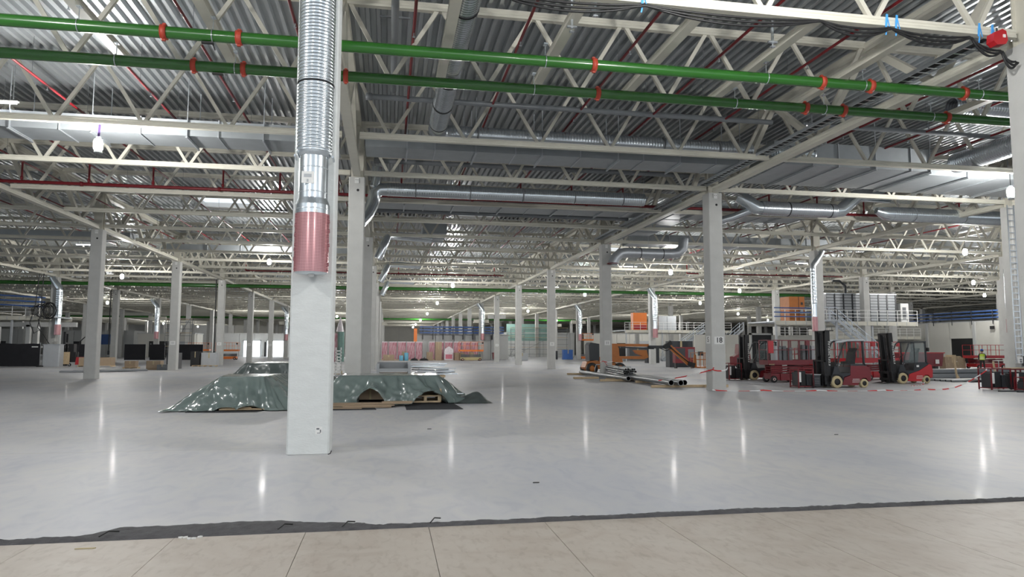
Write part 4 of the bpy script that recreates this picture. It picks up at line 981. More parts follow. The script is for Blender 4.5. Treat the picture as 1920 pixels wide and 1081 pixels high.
MB().bx(0, .9, 0, .9, 0, 1.9).build('case', 'white', t); MB().bx(.2, .6, -.02, 0, .3, 1.5).build('grille', 'mid', t)
def stair(lb, x0, z0, x1, z1, y, w=1.1):
    t = thing('steel_stair', lb, 'stair', (x0, y, 0), group='steel stairs'); L_ = x1-x0; n = int((z0-z1)/.19)
    for s in (0, w):
        MB().bar((0, s, z0), (L_, s, z1), .05, .26).build('stringer', 'galvd', t)
        r = MB().bar((0, s, z0+1), (L_, s, z1+1), .05).bar((0, s, z0+.5), (L_, s, z1+.5), .04)
        for q in range(5): r.bar((L_*q/4, s, z0+(z1-z0)*q/4), (L_*q/4, s, z0+(z1-z0)*q/4+1), .05)
        r.build('handrail', 'galv', t)
    tr = MB().box((0, w/2, 0), (.26, w, .04)).mesh('tread', 'galvd')
    for q in range(n): link('tread', tr, t, (L_*(q+.5)/n, 0, z0+(z1-z0)*(q+.5)/n))
    return t
stair('steel stair descending to the right behind the nearest forklift', 42.2, 4.6, 48.2, .1, 59.4)
t = thing('stair_landing', 'small railed landing at the head of the stair behind the forklifts', 'platform', (41.6, 59.4, 0))
MB().bx(-1.2, .7, 0, 1.5, 4.45, 4.6).build('deck', 'galvd', t); r = MB()
for x in (-1.2, -.3, .6): r.bar((x, 0, 4.6), (x, 0, 5.8), .05)
r.bar((-1.2, 0, 5.8), (.6, 0, 5.8), .05).bar((-1.2, 0, 5.2), (.6, 0, 5.2), .04); r.build('guard_rail', 'galv', t); MB().bx(.5, .66, .1, .26, 0, 4.45).build('post', 'galvd', t)
mezz('lower white railed platform far behind the red lifts', 52, 74, 86, 92, 3.6)
mezz('far steel platform with orange panel above the boom lift', 33.5, 50, 95, 101, 4.5)
t = thing('orange_box', 'orange cabinet on the far platform above the boom lift', 'cabinet', (36, 95.6, 4.51)); MB().bx(-1, 1.1, 0, 1, 0, 2.5).build('case', 'orangeb', t); MB().bx(-.9, 1.0, -.03, 0, .1, .7).build('lower_panel', 'redb', t)
t = thing('grey_cabinet', 'pale grey cabinet right of the orange one on the far platform', 'cabinet', (40.4, 96, 4.51)); MB().bx(-1.3, 1.4, 0, 1, 0, 2.1).build('case', 'grey', t); MB().bx(-.02, .02, -.03, 0, .1, 2).build('door_seam', 'mid', t)
stair('far steel stair descending to the left above the boom lift basket', 45.5, 4.6, 38.8, .1, 93.6)
stair('far stair with pale rails just left of the number 18 column', 50.2, 4.6, 44.5, .1, 91.8)
# scaffolds and dim rooms far away
def room(lb, x0, x1, y, h, m='wall', door=None, win=None):
    t = thing('site_room', lb, 'building', (x0, y, 0), group='low inner rooms'); w = x1-x0; q = 0
    while q < w-.1:
        e = min(q+3, w); MB().bx(q+.03, e-.03, 0, 6, 0, h).build('wall_panel', m, t); q = e
    MB().bx(-.1, w+.1, -.15, 6.1, h, h+.18).build('roof_edge', 'wallg', t)
    if door: MB().bx(door[0], door[1], -.05, .02, 0, door[2]).build('doorway', 'black', t)
    if win:
        for a, b_, z0, z1, mm in win: MB().bx(a, b_, -.06, .02, z0, z1).build('window', mm, t)
    return t
room('long grey inner room behind the pink pallets under the blue trays', 4.6, 19.5, 112, 3.9, 'wallg')
for n in range(3):
    o = MB().bx(5.0, 18.6, 111.1, 111.4, 4.15+n*.45, 4.4+n*.45).build('blue_cable_tray', 'blue'); tag(o, 'blue tray stacked above the pink pallets, %s from the bottom' % ORD[n], 'cable tray', 'blue trays above the pallets')
    q = 5.5
    while q < 18: MB().bx(q, q+.08, 111.0, 112.0, 3.2 if n == 0 else 3.98+n*.45, 4.5+n*.45).build('bracket', 'dark', o); q += 1.6
t = thing('orange_post', 'short orange post at the left end of the blue trays', 'post', (4.3, 110, 0)); MB().bx(-.25, .25, -.2, .2, 2.6, 4.9).build('panel', 'orangeb', t); MB().bx(-.06, .06, -.05, .05, 0, 2.6).build('leg', 'grey', t)
room('pale inner building left of the first left hand row with a lit doorway', -64, -50, 150, 5.0, 'wallg', (3, 4.5, 3), [(5, 10, 2.4, 4.4, 'blue'), (1, 2, 0, 2.5, 'wood')])
room('low white inner building behind the third left hand column', -46, -36, 140, 4.4, 'wall', (2, 6, 3), [(7, 9, 1, 3, 'grey')])
room('low inner building at the far left behind the reach truck', -86, -70, 150, 5.2, 'wallg', None, [(3, 9, 3, 5, 'blue'), (10, 13, 0, 3, 'black')])
room('grey inner building behind the dark tarpaulin', -33, -20, 150, 4.6, 'wallg', (8, 11, 3), None)
room('pale inner building far right of the central aisle', 45, 70, 150, 5, 'wall', (6, 8, 3), [(10, 14, 1.5, 3.5, 'grey')])
room('green and grey clad inner building behind the far ducts', 24, 40, 146, 5.0, 'wallg', None, [(1, 12, 3.4, 7, 'greenish')])
room('beige inner building behind the red lifts under the platform', 50, 74, 95, 3.5, 'wall', (2, 4, 2.4))
for n, (x, y) in enumerate([(-24.4, 150), (-55, 160), (-29, 150)]):
    t = thing('daylight_gate', 'bright open gate letting daylight in, %s from the camera' % ORD[n], 'gate', (x, y-.3, 0), group='bright gates'); MB().bx(0, 3.2, 0, .1, 0, 3.2).build('opening', 'gloww', t); MB().bx(-.2, 0, -.1, .15, 0, 3.4).bx(3.2, 3.4, -.1, .15, 0, 3.4).bx(-.2, 3.4, -.1, .15, 3.2, 3.4).build('frame', 'grey', t)
for n, (x0, x1, y) in enumerate([(-37.2, -34.4, 108), (-33.8, -31.8, 108), (-30.6, -26.6, 108), (-48, -44, 112)]):
    o = MB().bx(x0, x1, y, y+.1, .05, 2.3).build('black_screen', 'fabric'); tag(o, 'black fabric screen far among the left columns, %s from the left' % ORD[[1, 2, 3, 0][n]], 'screen', 'far black screens'); MB().bx(x0, x0+.1, y+.1, y+.2, 0, 2.4).bx(x1-.1, x1, y+.1, y+.2, 0, 2.4).build('post', 'grey', o)
def scaffold(lb, x, y, w, h, d=1.2):
    t = thing('scaffold', lb, 'scaffold', (x, y, 0), group='scaffolds'); f = MB()
    for a in (0, w/2, w):
        for b_ in (0, d): f.bar((a, b_, 0), (a, b_, h), .06)
    z = .6
    while z < h:
        for b_ in (0, d): f.bar((0, b_, z), (w, b_, z), .05)
        z += 1.0
    f.bar((0, 0, 0), (w, 0, h), .05); f.build('frame', 'mid', t)
    for q in range(1, int(h/2)+1): MB().bx(0, w, 0, d, q*2, q*2+.06).build('plank', 'wood', t)
scaffold('dark scaffold tower between the left columns', -32.4, 110, 3.4, 6.2); scaffold('long scaffold against the green clad room', 25, 140, 12, 6.0); scaffold('scaffold behind the second column of the number 18 row', 21, 121, 3, 5); scaffold('slim scaffold far left of the pink ducted column', -14.2, 130, 4, 6)

# ---------------------------------------------------------------- pallets of pink batts, boxes
x = -.9; n = 0
for w in (1.0, 1.35, 1.35, 1.35, 1.1, 1.0, 1.35, 1.35, 1.35, 1.35, 1.2):
    if n == 5: x += .9
    t = thing('batt_pallet', 'film wrapped pallet of pink striped batts, %s from the left in the row' % ORD[n], 'pallet', (x+w/2, 106.2, 0), group='pink wrapped pallets')
    MB().bx(-w/2+.02, w/2-.02, -.6, .6, 0, .14).build('pallet', 'wood', t)
    o = MB().bev((0, 0, .76), (w-.12, 1.1, 1.2), .08).build('lower_batts', 'batts', t); MB().bev((0, 0, 2.03), (w-.14, 1.1, 1.3), .08).build('upper_batts', 'batts', t)
    MB().bev((0, 0, 2.74), (w-.08, 1.2, .12), .1).build('film_top', 'film', t); MB().bx(-w/2+.03, -w/2+.07, -.56, .5, .14, 2.7).build('film_side', 'film', t); x += w; n += 1
def box_(lb, x, y, z, w, d, h, m='card', rz=0, group='cardboard boxes', cat='box', name='cardboard_box'):
    t = thing(name, lb, cat, (x, y, z+.003), rz, group)
    MB().bev((0, 0, h/2), (w, d, h), .012).build('body', m, t); MB().box((0, 0, h), (w*.08, d*1.0, .008)).box((0, -d/2-.003, h*.8), (w*.08, .006, h*.4)).build('tape_strip', 'tyre', t)
    return t
box_('low brown carton left of the pink pallets', .2, 103.5, 0, 1.6, .9, .85)
box_('tall brown carton tower in front of the pink pallets', 7.5, 104, 0, .95, .9, 2.75)
box_('brown carton left of the tall carton tower', 6.2, 104, 0, .9, .8, 1.25); box_('brown carton pair right of the silver wrapped pallet', 11.0, 104, 0, .8, .8, 1.15)
box_('second brown carton right of the silver wrapped pallet', 10.2, 103.8, 0, .7, .8, 1.15); box_('brown carton beside the orange and sand lift', 13.2-.7, 104.3, 0, .7, .8, 1.2)
box_('dark carton behind the pale blue drums', 2.4, 104, 0, .6, .6, 1.3)
t = thing('wrapped_stack', 'silver film wrapped stack with a peaked top in front of the pallets', 'pallet', (9.0, 103.6, 0))
MB().bev((0, 0, .6), (1.35, .9, 1.1), .1).build('lower_bundle', 'film', t); MB().bx(-.6, .6, -.4, .4, 0, .1).build('pallet', 'wood', t); MB().prism([(-.7, 1.15), (.7, 1.15), (.6, 1.7), (0, 2.1), (-.6, 1.7)], -.4, .4, 'y').build('peaked_top', 'film', t); MB().bx(-.5, .5, -.47, -.45, .25, .9).build('pink_face', 'pinkroll', t)
for n, (x, h) in enumerate([(2.0, .75), (2.75, 1.15)]):
    o = MB().lathe([(.01, 0), (.28, 0), (.3, .05), (.3, h-.05), (.26, h), (.01, h)], 16, (x, 103, 0)).build('blue_drum', 'cyan'); tag(o, ['short pale blue drum before the pallets', 'taller pale blue drum before the pallets'][n], 'drum', 'pale blue drums')
    MB().lathe([(.31, h*.4), (.315, h*.42), (.31, h*.44)], 16, (x, 103, 0)).build('hoop', 'cyan', o)
for n, (x, w) in enumerate([(3.9, 1.2), (5.3, 1.4)]):
    o = MB().lathe([(.01, .35), (w*.3, .3), (w*.45, .12), (w*.5, 0)], 14, (x, 102.8, 0)).build('black_bag', 'black'); tag(o, ['left black bag on the floor before the pallets', 'right black bag on the floor before the pallets'][n], 'bag', 'black bags'); MB().cyl((x, 102.8, .33), (x+.1, 102.8, .5), .05, 6).build('knot', 'black', o)
t = thing('waste_bin', 'red wheeled bin with a black bag right of the orange and sand lift', 'bin', (16.6, 107, 0))
MB().prism([(-.42, .12), (.42, .12), (.52, 1.15), (-.52, 1.15)], -.4, .4, 'y').build('body', 'red', t); MB().box((0, 0, 1.2), (1.1, .9, .08), ry=-.25).build('lid', 'red', t); wheel(t, (-.3, -.3, .1), .1, .08, 'black', 'grey'); wheel(t, (.3, -.3, .1), .1, .08, 'black', 'grey'); MB().bev((.3, 0, 1.45), (.4, .4, .4), .1).build('black_bag', 'black', t)
box_('grey wire crate beside the fourth column of the number 18 row', 20.2, 104, 0, 1.7, 1, 1.1, 'grey', 0, None, 'crate', 'wire_crate')
# column foot clutter on the left
box_('brown carton on pallet right of the reach truck', -27.7, 73.5, .14, 2.9, 1, .75); t = thing('wood_pallet', 'timber pallet under the brown carton at the left', 'pallet', (-27.7, 73.5, 0)); [MB().bx(-1.5, 1.5, -.6+q*.3, -.45+q*.3, .1, .14).build('slat', 'wood', t) for q in range(4)]; [MB().bx(x, x+.1, -.6, .45, 0, .1).build('block', 'wood', t) for x in (-1.5, 0, 1.4)]
box_('small carton beside the far left column foot', -22.6, 67.5, 0, .9, .8, .65); box_('open carton left of the tall white left column', -19.2, 62.8, 0, 1.1, .9, .75); box_('dark crate left of the tall white left column', -18.35, 62.2, 0, .8, .8, .45, 'mid', 0, None, 'crate', 'crate')
box_('black cabinet with grey side near the left column', -18.8, 74, 0, .85, 1, 1.45, 'black', 0, None, 'cabinet', 'cabinet'); box_('grey cabinet beside the black one between left columns', -17.55, 74.2, 0, 1.5, 1, 1.35, 'grey', 0, None, 'cabinet', 'cabinet')
box_('dark crate behind the tall white left column', -18.6, 66, 0, 1.0, 1, 1.4, 'dark', 0, None, 'crate', 'crate')
for n, (x, y, l, a) in enumerate([(-22.3, 57.0, 3.2, .35), (-21.6, 57.3, 4.6, .42), (-21.2, 57.8, 4.4, .4), (-21.0, 58.4, 5, .45), (-20.6, 58.8, 4, .38)]):
    o = MB().box((x, y, .06+.06*(n % 2)), (l, .3, .07), rz=a).box((x, y, .1+.06*(n % 2)), (l, .05, .03), rz=a).build('metal_profile', 'steelpipe' if n % 2 else 'greypipe'); tag(o, 'long metal profile in the pile at the left column foot, %s of five' % ORD[n], 'profile', 'metal profiles on the floor')
for n, (x, y) in enumerate([(-22.5, 67.2), (-18.3, 73.2), (-17.2, 73)]):
    t = thing('wood_pallet', 'low timber pallet with scraps by the left columns, %s from the left' % ORD[n], 'pallet', (x, y, 0), group='scrap pallets'); [MB().bx(-.6, .6, -.4+q*.22, -.27+q*.22, .09, .12).build('slat', 'wood', t) for q in range(4)]; [MB().bx(v, v+.1, -.4, .4, 0, .09).build('block', 'wood', t) for v in (-.6, -.05, .5)]

# ---------------------------------------------------------------- pipes on the floor by the number 18 column
def pipe_(lb, p, q, r, m='greypipe', name='long_pipe', group='long floor pipes', n=16):
    p = Vector(p); q = Vector(q); o = MB().tube([p, q], r, n, caps=False).build(name, m); tag(o, lb, 'pipe', group)
    MB().tube([p, q], r*.88, n, caps=False).build('bore', 'black', o)
    d = (q-p).normalized(); rm = MB().tube([q-d*.01, q+d*.0], [r*1.0, r*1.0], n, caps=False); a = d.cross(Vector((0, 0, 1))).normalized(); b_ = a.cross(d); vs = []
    for rr in (r*.88, r):
        for k in range(n): vs.append(q+(a*cos(2*pi*k/n)+b_*sin(2*pi*k/n))*rr)
    rm.add(vs, [(k, (k+1) % n, n+(k+1) % n, n+k) for k in range(n)]); rm.build('rim', 'grey', o)
for n, dx_ in enumerate((0, .40, .68)):
    pipe_('dark grey pipe on timbers at the number 18 column, %s mouth from the left' % ORD[n], (13.1+dx_+.9, 41.5, .26), (13.32+dx_, 31.3-.2*(n == 1), .26), .135)
pipe_('grey steel pipe lying along the bundled pipes', (13.6, 48, .20), (13.3, 37.2, .20), .13, 'steelpipe')
rnd = random.Random(5); n = 0
for r_ in range(4):
    for c in range(5-(r_ % 2)):
        pipe_('thin pipe in the strapped bundle, course %s from the bottom, %s from the left' % (ORD[r_], ORD[c]), (14.15+c*.155+(r_ % 2)*.078+.75, 47.5, .28+r_*.13), (13.5+c*.155+(r_ % 2)*.078, 38.4+rnd.uniform(-.25, .25), .28+r_*.13), .066, 'steelpipe', 'bundled_pipe', 'strapped pipe bundle', 10)
for n, y in enumerate((39.6, 45.5)):
    xo = 13.5+.65*(y-38.4)/9.1
    o = MB().tube([(xo-.12, y, .2), (xo+.78, y, .2), (xo+.80, y, .5), (xo+.7, y, .78), (xo-.02, y, .78), (xo-.12, y, .5)], .03, 5, closed=True).build('bundle_strap', 'grey'); tag(o, 'strap round the pipe bundle, %s one' % ('nearer' if n == 0 else 'farther'), 'strap'); MB().box((xo+.3, y, .81), (.1, .06, .03)).build('buckle', 'galv', o)
for n, (x, y, l, rz) in enumerate([(12.1, 41.5, 1.6, 0), (12.85, 38.2, 1.8, .05), (13.9, 39.5, 2.4, .02), (14.0, 31.9, 2.9, .0), (14.2, 36.5, 1.6, .2), (15.8, 31.7, 1.3, .1), (13.4, 47.8, 1.7, 0)]):
    o = MB().box((x, y, .065), (l, .14, .12), rz=rz).box((x, y+.2, .055), (l*.8, .12, .09), rz=rz).build('timber_bearer', 'wood'); tag(o, 'timber bearer under the floor pipes, %s one from the front left' % ORD[n], 'timber', 'timber bearers')
# barrier tape
def tape(lb, pts, w=.05):
    vs = []; pts = sag(pts, 8, .06)
    mb = MB()
    for p in pts: vs += [(p[0], p[1], p[2]), (p[0], p[1]+.004, p[2]+w)]
    mb.add(vs, [(2*i, 2*i+2, 2*i+3, 2*i+1) for i in range(len(pts)-1)]); o = mb.build('barrier_tape', 'tape'); tag(o, lb, 'tape', 'red and white barrier tape')
    MB().bar(pts[-1], (pts[-1][0]+.05, pts[-1][1], pts[-1][2]+.12), .05, .02).build('knot', 'tape', o)
tape('barrier tape rising from the floor pipes to the number 18 column', [(13.2, 32.6, .28), (14.31, 28.98, .93)])
tape('barrier tape wrapped round the number 18 column at waist height', [(14.28, 29.6, .93), (14.28, 28.985, .93), (14.97, 28.985, .92)])
tape('barrier tape along the floor from the number 18 column', [(14.25, 28.95, .03), (16.5, 28.6, .02), (19, 28.2, .02), (22, 27.9, .02), (24.2, 28.1, .02)])
tape('barrier tape rising from the floor to the caged power units', [(24.4, 28.1, .02), (26.0, 28.2, .1), (27.45, 28.0, .85)])
tape('barrier tape tied round the boom lift column', [(14.28, 45.6, 1.0), (14.28, 44.98, 1.0), (14.97, 44.98, .98)])
tape('loose barrier tape hanging from the boom lift column', [(14.4, 44.96, .95), (14.9, 44.9, .4)])
tape('barrier tape lying farther back by the tilted forklift', [(26, 31, .02), (28, 32.5, .02)])
# signs on the columns
def sign(col, w, h, x, z, txt=None, side=False, marks=False):
    s = MB().box((0, 0, 0), (w, .012, h)).build('number_sign', 'white', col, (x, -.336, z)) if not side else MB().box((0, 0, 0), (.012, w, h)).build('number_sign', 'white', col, (-.336, x, z))
    if txt:
        c = D.curves.new('lettering', 'FONT'); c.body = txt; c.size = h*.95; c.align_x = 'CENTER'; c.align_y = 'CENTER'; c.extrude = .002; c.offset = .004
        o = D.objects.new('lettering', c); COL.objects.link(o); o.parent = s; c.materials.append(M['black'])
        o.rotation_euler = (pi/2, 0, 0) if not side else (pi/2, 0, -pi/2); o.location = (0, -.009, 0) if not side else (-.009, 0, 0)
    if marks: MB().box((-w*.15, -.008, 0), (w*.07, .004, h*.55)).box((w*.12, -.008, 0), (w*.07, .004, h*.55)).build('print_marks', 'mid', s)
sign(COLS[(1, 1)], .46, .34, .02, 2.25, '18'); sign(COLS[(1, 1)], .38, .34, 0, 2.28, 'S', True)
for ij in ((1, 3), (1, 5), (-1, 3), (-1, 5), (-1, 6), (-1, 4), (1, 2)):
    if ij in COLS: sign(COLS[ij], .4, .32, 0, 2.25, marks=True)
c0 = COLS[(0, 0)]
s = MB().box((0, 0, 0), (.115, .006, .13)).build('small_label', 'white', c0, (.185, -.374, .42)); MB().box((-.015, -.005, .03), (.05, .003, .03)).box((.03, -.005, -.01), (.02, .003, .05)).box((.0, -.005, -.045), (.06, .003, .012)).build('label_print', 'mid', s)
MB().tube([(.36, -.42, .005), (.40, -.45, .02), (.42, -.44, .07)], .008, 5).build('wire_stub', 'black', c0)
# brackets across far columns
for (i, j) in ((0, 7), (1, 5), (-2, 7), (-1, 7), (1, 6), (2, 6), (2, 7), (-2, 6)):
    if (i, j) in COLS: MB().box((0, 0, 6.1), (2.4, .3, .55)).build('bracket_arm', 'cream' if j > 5 else 'concrete', COLS[(i, j)])

# ---------------------------------------------------------------- right pipe stack, cartons, person
for n in range(6):
    z = .17+(.30 if n > 3 else 0); y = 37.8+(n % 4)*.36+(.18 if n > 3 else 0)
    pipe_('big grey pipe in the stack right of the forklifts, %s from the front' % ORD[n], (44, y+1.5, z), (31.9, y, z), .165, 'greypipe', 'stacked_pipe', 'grey pipe stack', 14)
for n in range(5):
    pipe_('thin grey pipe on the floor right of the forklifts, %s from the front' % ORD[n], (42, 35.2+n*.4, .07), (31.6, 34.6+n*.4, .07), .06, 'steelpipe', 'thin_pipe', 'thin floor pipes', 8)
for n, x in enumerate((34.6, 37.4)):
    o = MB().bar((x, 37.4, 0), (x-.12, 37.45, 1.35 if n == 0 else 1.1), .08).bar((x+.2, 37.42, 0), (x-.05, 37.46, .5), .06).build('timber_stake', 'wood'); tag(o, ['left timber stake holding the grey pipe stack', 'right timber stake holding the grey pipe stack'][n], 'stake')
for n, (x, y, w_) in enumerate([(32.5, 34.2, 2.2), (35.4, 34.6, 2.6)]):
    o = MB().prism([(x, .02), (x+w_*.3, .14), (x+w_*.6, .05), (x+w_, .02), (x+w_, .0), (x, .0)], y, y+.8, 'y').build('black_sheet', 'fabric'); tag(o, 'crumpled black sheet beside the thin floor pipes, %s one' % ('left' if n == 0 else 'right'), 'sheet')
rnd = random.Random(11); n = 0
for (x, y, z, h) in [(47.6+i*.74, 52.6+i*.62+(i % 3)*.2, 0, .66) for i in range(12)]+[(47.6+i*.74, 52.6+i*.62+(i % 3)*.2, .665, .3+.4*rnd.random()) for i in (0, 1, 3, 4, 6, 7, 9)]:
    box_('brown carton in the heap near the worker, %s of the heap' % ORD[n], x, y, z, .5+.3*rnd.random(), .6, h, ('card', 'card', 'wood')[n % 3], rnd.uniform(-.25, .25), 'carton heap'); n += 1
o = MB().box((49.7, 54.6, .70), (1.4, .5, .06), rz=.3).box((49.9, 54.6, .75), (1.0, .4, .04), rz=-.2).build('white_sheet', 'white'); tag(o, 'white sheet lying on top of the carton heap', 'sheet')
t = thing('red_container', 'low red skip behind the rightmost forklift', 'skip', (44.6, 52.5, 0)); MB().prism([(-1.6, .4), (2.0, .4), (2.2, 1.5), (-1.8, 1.5)], -.6, .6, 'y').build('body', 'red', t); MB().bx(-1.9, 2.3, -.65, .65, 1.5, 1.58).build('rim', 'redb', t); MB().bx(-1.5, -1.2, -.4, .4, 0, .4).bx(1.5, 1.8, -.4, .4, 0, .4).build('foot', 'dark', t); MB().box((1.5, -.66, .8), (.35, .02, .35)).build('label_plate', 'white', t)
t = thing('pale_trolley', 'small pale trolley right of the worker', 'trolley', (52.2, 51.6, 0)); MB().bx(-.6, .6, -.3, .3, .85, .9).build('top', 'white', t); [MB().bx(x, x+.05, -.3, -.25, .08, .85).build('leg', 'grey', t) for x in (-.6, .55)]; [wheel(t, (x, -.25, .06), .06, .04, 'black', 'grey') for x in (-.55, .55)]  # trolley with a white top and grey legs

def person(lb, loc, rz):
    t = thing('person', lb, 'person', loc, rz)
    J = [((0, 0, .97), .155), ((0, 0, 1.18), .15), ((0, .01, 1.38), .17), ((0, .02, 1.50), .075), ((0, .0, 1.60), .085), ((0, -.01, 1.70), .10),   # pelvis..head (faces +y)
         ((-.10, 0, .90), .10), ((-.12, .03, .50), .075), ((-.12, 0, .10), .052), ((-.12, .14, .045), .045),
         ((.10, 0, .90), .10), ((.13, .0, .50), .075), ((.14, -.04, .10), .052), ((.15, .10, .045), .045),
         ((-.20, .01, 1.43), .065), ((-.27, -.02, 1.16), .05), ((-.22, .18, .98), .038), ((-.21, .24, .96), .032),
         ((.20, .01, 1.43), .065), ((.28, -.03, 1.16), .05), ((.22, .17, 1.02), .038), ((.2, .23, 1.0), .032)]
    E = [(0, 1), (1, 2), (2, 3), (3, 4), (4, 5), (0, 6), (6, 7), (7, 8), (8, 9), (0, 10), (10, 11), (11, 12), (12, 13), (2, 14), (14, 15), (15, 16), (16, 17), (2, 18), (18, 19), (19, 20), (20, 21)]
    for hnd, sx in ((17, 1), (21, -1)):
        p = J[hnd][0]
        for q in range(4):
            a = len(J); dx_ = (q-1.5)*.02; ln = (.05, .058, .055, .042)[q]
            J.append(((p[0]+dx_, p[1]+.03, p[2]-.01), .011)); J.append(((p[0]+dx_, p[1]+.03+ln*.7, p[2]-.03), .010)); J.append(((p[0]+dx_, p[1]+.03+ln, p[2]-.06), .008))
            E += [(hnd, a), (a, a+1), (a+1, a+2)]
        a = len(J); J.append(((p[0]+sx*.035, p[1]+.01, p[2]+.01), .012)); J.append(((p[0]+sx*.045, p[1]+.045, p[2]-.0), .010)); E += [(hnd, a), (a, a+1)]
    me = D.meshes.new('body'); me.from_pydata([j[0] for j in J], E, []); o = D.objects.new('body', me); COL.objects.link(o); o.parent = t
    md = o.modifiers.new('skin', 'SKIN'); sk = me.skin_vertices[0].data
    for q, j in enumerate(J): sk[q].radius = (j[1], j[1]*(.8 if q in (0, 1, 2) else 1))
    sk[0].use_root = True
    o.modifiers.new('sub', 'SUBSURF').levels = 1; o.modifiers['sub'].render_levels = 2
    dg = bpy.context.evaluated_depsgraph_get(); ev = D.meshes.new_from_object(o.evaluated_get(dg)); o.modifiers.clear(); o.data = ev
    ev.materials.clear()
    for m_ in ('skin', 'navy', 'black'): ev.materials.append(M[m_])
    for p in ev.polygons:
        c = p.center; p.use_smooth = True
        p.material_index = 2 if c.z < .96 and abs(c.y) < .17 and not (abs(c.x) > .19 and c.z > .9) else (0 if c.z > 1.5 or (c.y > .2 and c.z > .8) else 1)
    v = MB(); pr = [(.95, .20, .165), (1.1, .195, .165), (1.25, .205, .17), (1.38, .215, .175), (1.46, .17, .13)]; vs = []
    for z, a, b_ in pr:
        for k in range(18): u_ = 2*pi*k/18; vs.append((a*cos(u_), b_*sin(u_)+.005, z))
    v.add(vs, [(i*18+k, i*18+(k+1) % 18, (i+1)*18+(k+1) % 18, (i+1)*18+k) for i in range(4) for k in range(18)], True); vest = v.build('hi_vis_vest', 'vest', t)
    for z in (1.03, 1.16):
        vs = []
        for zz in (z, z+.05):
            for k in range(18): u_ = 2*pi*k/18; vs.append((.207*cos(u_), .175*sin(u_)+.005, zz))
        MB().add(vs, [(k, (k+1) % 18, 18+(k+1) % 18, 18+k) for k in range(18)], True).build('reflective_stripe', 'white', vest)
    MB().lathe([(.14, 1.735), (.125, 1.75), (.12, 1.80), (.09, 1.855), (.04, 1.88), (.001, 1.885)], 18).add([(-.09, .1, 1.745), (.09, .1, 1.745), (.06, .19, 1.735), (-.06, .19, 1.735)], [(0, 1, 2, 3)]).build('helmet', 'helmet', t)
    MB().lathe([(.108, 1.66), (.115, 1.70), (.112, 1.74)], 16, (0, -.02, 0)).build('hair', 'black', t)
    MB().tube([(0, .085, 1.68), (0, .118, 1.655), (0, .09, 1.645)], .012, 6).build('nose', 'skin', t); MB().box((-.035, .088, 1.70), (.022, .01, .01)).box((.035, .088, 1.70), (.022, .01, .01)).build('eyes', 'black', t); MB().box((0, .088, 1.615), (.045, .012, .01)).build('mouth', 'redp', t)
    MB().lathe([(.02, -.012), (.026, 0), (.02, .012)], 8, (-.105, 0, 1.67), 'x').lathe([(.02, -.012), (.026, 0), (.02, .012)], 8, (.105, 0, 1.67), 'x').build('ears', 'skin', t)
    return t
person('person in a yellow vest and blue helmet standing by the cartons, seen from behind', (50.1, 51.4, 0), -.5)

# ---------------------------------------------------------------- tarpaulins
from mathutils import noise as mn
def tarp_(name, lb, ctr, plat, foot, ztop, m, openings=(), seed=0, fold=.12, n=260, rows=34, boxes=()):
    """cloth over a flat load: plat / foot are angle-sampled polygons (lists of x,y), openings: (x0, x1, lift) on the front"""
    def sample(P, a):
        d = Vector((cos(a), sin(a))); best = None
        for i in range(len(P)):
            p = Vector(P[i])-Vector(ctr); q = Vector(P[(i+1) % len(P)])-Vector(ctr); e = q-p; den = d.x*e.y-d.y*e.x
            if abs(den) < 1e-9: continue
            t_ = (p.x*e.y-p.y*e.x)/den; s_ = (p.x*d.y-p.y*d.x)/den
            if t_ > 0 and -1e-6 <= s_ <= 1+1e-6: best = t_ if best is None else min(best, t_)
        return best
    vs = []; top = 8
    for k in range(n):
        a = 2*pi*k/n; rp = sample(plat, a); rf = sample(foot, a); d = Vector((cos(a), sin(a)))
        zb = .015; pf = Vector(ctr)+d*rf
        for (x0, x1, l) in openings:
            if pf.y < ctr[1] and x0 < pf.x < x1: zb = l*max(0, sin(pi*(pf.x-x0)/(x1-x0)))**.6+.015
        for r in range(rows):
            if r < top:
                s_ = (r/top); rr = rp*s_; z = ztop + .0*s_
            else:
                s_ = (r-top)/(rows-1-top); e = s_**.92; rr = rp+(rf-rp)*e; z = zb+(ztop-zb)*(1-s_)**(1.12)
            p = Vector(ctr)+d*rr; amt = max(0, min(1, (r-top)/(rows-top)+.12)) if r >= top-2 else .1
            u_ = a*rf
            f1 = abs(mn.noise(Vector((u_*1.3+seed, s_*.8, seed)))); f2 = abs(mn.noise(Vector((p.x*1.7+z*1.9+seed, p.y*1.7-z*1.4, z*1.7)))); f3 = abs(mn.noise(Vector((p.x*3.6+seed, p.y*3.6-z*2, z*4.6)))); f4 = mn.noise(Vector((u_*.6, 1, seed)))
            disp = fold*amt*(-1.2*(f1-.18)-1.3*(f2-.18)-.6*(f3-.18)+.7*f4); zz = z+(.5*disp if r >= top else disp*.4)
            if r == rows-1: zz = zb+.01+.02*abs(f3)
            p = p+d*disp
            if p.y < 0: pass
            vs.append((p.x, p.y, max(zz, .012)))
    fs = [(k*rows+r, k*rows+r+1, ((k+1) % n)*rows+r+1, ((k+1) % n)*rows+r) for k in range(n) for r in range(rows-1)]
    o = MB().add(vs, fs, True).build(name, m); tag(o, lb, 'tarpaulin', 'tarpaulins'); return o
tarp_('tarpaulin', 'glossy green grey tarpaulin over a load at the front left of the nearest column', (-4.35, 23.9), [(-5.05, 22.65), (-3.75, 22.55), (-3.4, 25.0), (-5.3, 25.0)],
      [(-6.5, 21.75), (-5.0, 22.0), (-3.9, 21.9), (-2.75, 21.75), (-2.1, 22.4), (-2.2, 25.9), (-6.4, 25.9)], 1.0, 'tarp', openings=[(-5.0, -4.35, .1), (-4.4, -3.6, .13)], seed=3, fold=.17)
